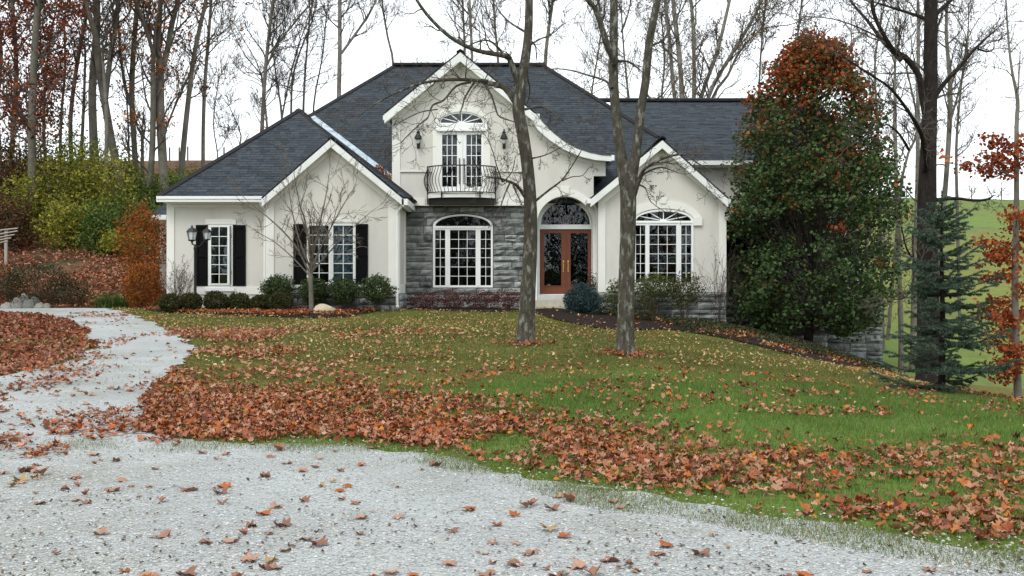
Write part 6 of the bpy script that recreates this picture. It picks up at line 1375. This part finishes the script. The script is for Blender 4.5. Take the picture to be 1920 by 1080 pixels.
gB = np.array([(.125, .16, .032), (.10, .145, .03), (.16, .17, .048), (.22, .19, .075), (.08, .15, .028)])[rng.integers(0, 5, n)] * rng.uniform(.75, 1.25, (n, 1)) * (.65 + .7 * vnoise(x, y, 1.6, 15))[:, None]
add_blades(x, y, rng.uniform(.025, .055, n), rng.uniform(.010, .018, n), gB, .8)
# grass and moss creeping over the gravel edge and between the wheel tracks
x, y = sc(110000, -9, 9, 5.0, 18); d2 = edge_d(x, y); k = in_poly(DRIVE, x, y) & (rng.random(len(x)) < np.where((d2 > -.5) & (x > -3), np.clip(vnoise(x, y, .45, 111) * 2.4 - .7, 0, 1) * (1 + d2 * 1.9), 0) + np.where((x < -5) & (y > 12), np.clip(vnoise(x * .6, y * 1.6, .9, 112) * 3 - 2.0, 0, 1), 0) + np.where((x < -1) & (y < 8), np.clip(vnoise(x * .6, y * 1.6, .7, 113) * 3 - 2.35, 0, .8), 0)); x, y = x[k], y[k]; n = len(x)
xe = rng.uniform(-7, 9.5, 90000); de = -.75 * rng.random(90000) ** 1.6 + .08; ye = np.interp(xe, edge_w[:, 0], edge_w[:, 1]) + de; k = in_poly(DRIVE, xe, ye) & (rng.random(90000) < np.clip(vnoise(xe, ye, .5, 121) * 2.6 - .75, .02, 1) * np.interp(xe, [-7, -4, 0, 9], [.3, .35, 1, 1])); x = np.concatenate([x, xe[k]]); y = np.concatenate([y, ye[k]]); n = len(x)
add_blades(x, y, rng.uniform(.04, .07, n), rng.uniform(.005, .009, n), pick([(.16, .21, .045), (.11, .17, .035), (.22, .22, .07)], n, rng), .9)
M('grass_blade', rough=.7, var=.08, scale=2, attr=True, spec=.2, transl=.25)
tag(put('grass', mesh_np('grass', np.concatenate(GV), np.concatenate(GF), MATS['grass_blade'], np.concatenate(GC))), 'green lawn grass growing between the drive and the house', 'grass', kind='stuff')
# weeds on the gravel and the ivy bed at the right
n = 11000; x = rng.uniform(4.5, 13.5, n * 3); y = rng.uniform(27, 36, n * 3); k = in_poly(BED3, x, y) & (rng.random(n * 3) < np.clip(vnoise(x, y, .9, 91) * 2.4 - .5, .05, 1)); x, y = x[k][:n], y[k][:n]; n = len(x)
V, F, K = leaf_arrays(np.stack([x, y, H(x, y) + .05 + .16 * rng.random(n)], -1), rng.uniform(.05, .10, n), pick([(.03, .055, .018), (.045, .07, .022), (.02, .035, .015), (.08, .05, .02)], n, rng), rng, .8)
tag(put('ground_cover', mesh_np('ground_cover', V, F, MATS['leaf'], K)), 'low dark ivy and weeds along the stone wall at the right', 'ground cover', kind='stuff')
# the wood on the camera's side of the drive, seen only in the window panes
rgw = random.Random(4); T = Tubes(); tp = []
PWD = dict(lv=1, nc=(6, 0), ang=(20, 55), lf=(.4, .7), curv=.18, trop=.12, rmin=.02)
for i in range(46):
    x = rgw.uniform(-34, 34); y = rgw.uniform(-42, -15); h = rgw.uniform(9, 15); z = hz(x, y); r = rgw.uniform(.12, .32); lx = rgw.uniform(-.8, .8)
    T.add([(x, y, z - .2), (x + lx * .3, y, z + h * .35), (x + lx * .6, y, z + h * .7), (x + lx, y, z + h)], [r * 1.2, r, r * .7, r * .3], 6)
    for k in range(9):
        t = rgw.uniform(.3, 1); grow(T, (x + lx * t, y, z + h * t), offdir((0, 0, 1), R(rgw.uniform(25, 65)), rgw), rgw.uniform(2, 4), r * .35, 0, PWD, rgw, tp)
tp = np.array(tp); rngw = np.random.default_rng(6); tp = tp[rngw.random(len(tp)) < .4]
V, F = T.arrays(); tag(put('woodland', mesh_np('woodland', V, F, MATS['bark_bg'])), 'bare wood on the near side of the drive', 'wood', kind='stuff')
V, F, K = leaf_arrays(np.repeat(tp, 5, 0) + rngw.normal(size=(len(tp) * 5, 3)) * .5, rngw.uniform(.25, .5, len(tp) * 5), pick([(.10, .05, .025), (.07, .06, .025), (.05, .05, .03)], len(tp) * 5, rngw), rngw)
tag(put('woodland_leaves', mesh_np('woodland_leaves', V, F, MATS['leaf_matte'], K)), 'last brown leaves of the wood on the near side of the drive', 'leaves', kind='stuff')

rngw = np.random.default_rng(8); CC = []
for i in range(26):      # dark evergreens added out of view so the panes reflect darker
    x = -42 + 84 * (i + rngw.random()) / 26; y = rngw.uniform(-33, -24); h = rngw.uniform(6, 11); n = 900; t = rngw.random(n) ** 1.3; a = rngw.random(n) * 6.28; r = (1 - t) * 2.6 * np.sqrt(rngw.random(n)) + .1
    CC.append(np.stack([x + np.cos(a) * r, y + np.sin(a) * r, hz(x, y) + .3 + t * h], -1))
CC = np.concatenate(CC); V, F, K = leaf_arrays(CC, rngw.uniform(.35, .7, len(CC)), pick([(.02, .032, .018), (.03, .04, .02), (.014, .024, .014)], len(CC), rngw), rngw, .4, .2, .4)
tag(put('added_evergreens', mesh_np('added_evergreens', V, F, MATS['leaf_matte'], K)), 'unseen dark evergreens added to darken the window reflections', 'wood', kind='stuff')
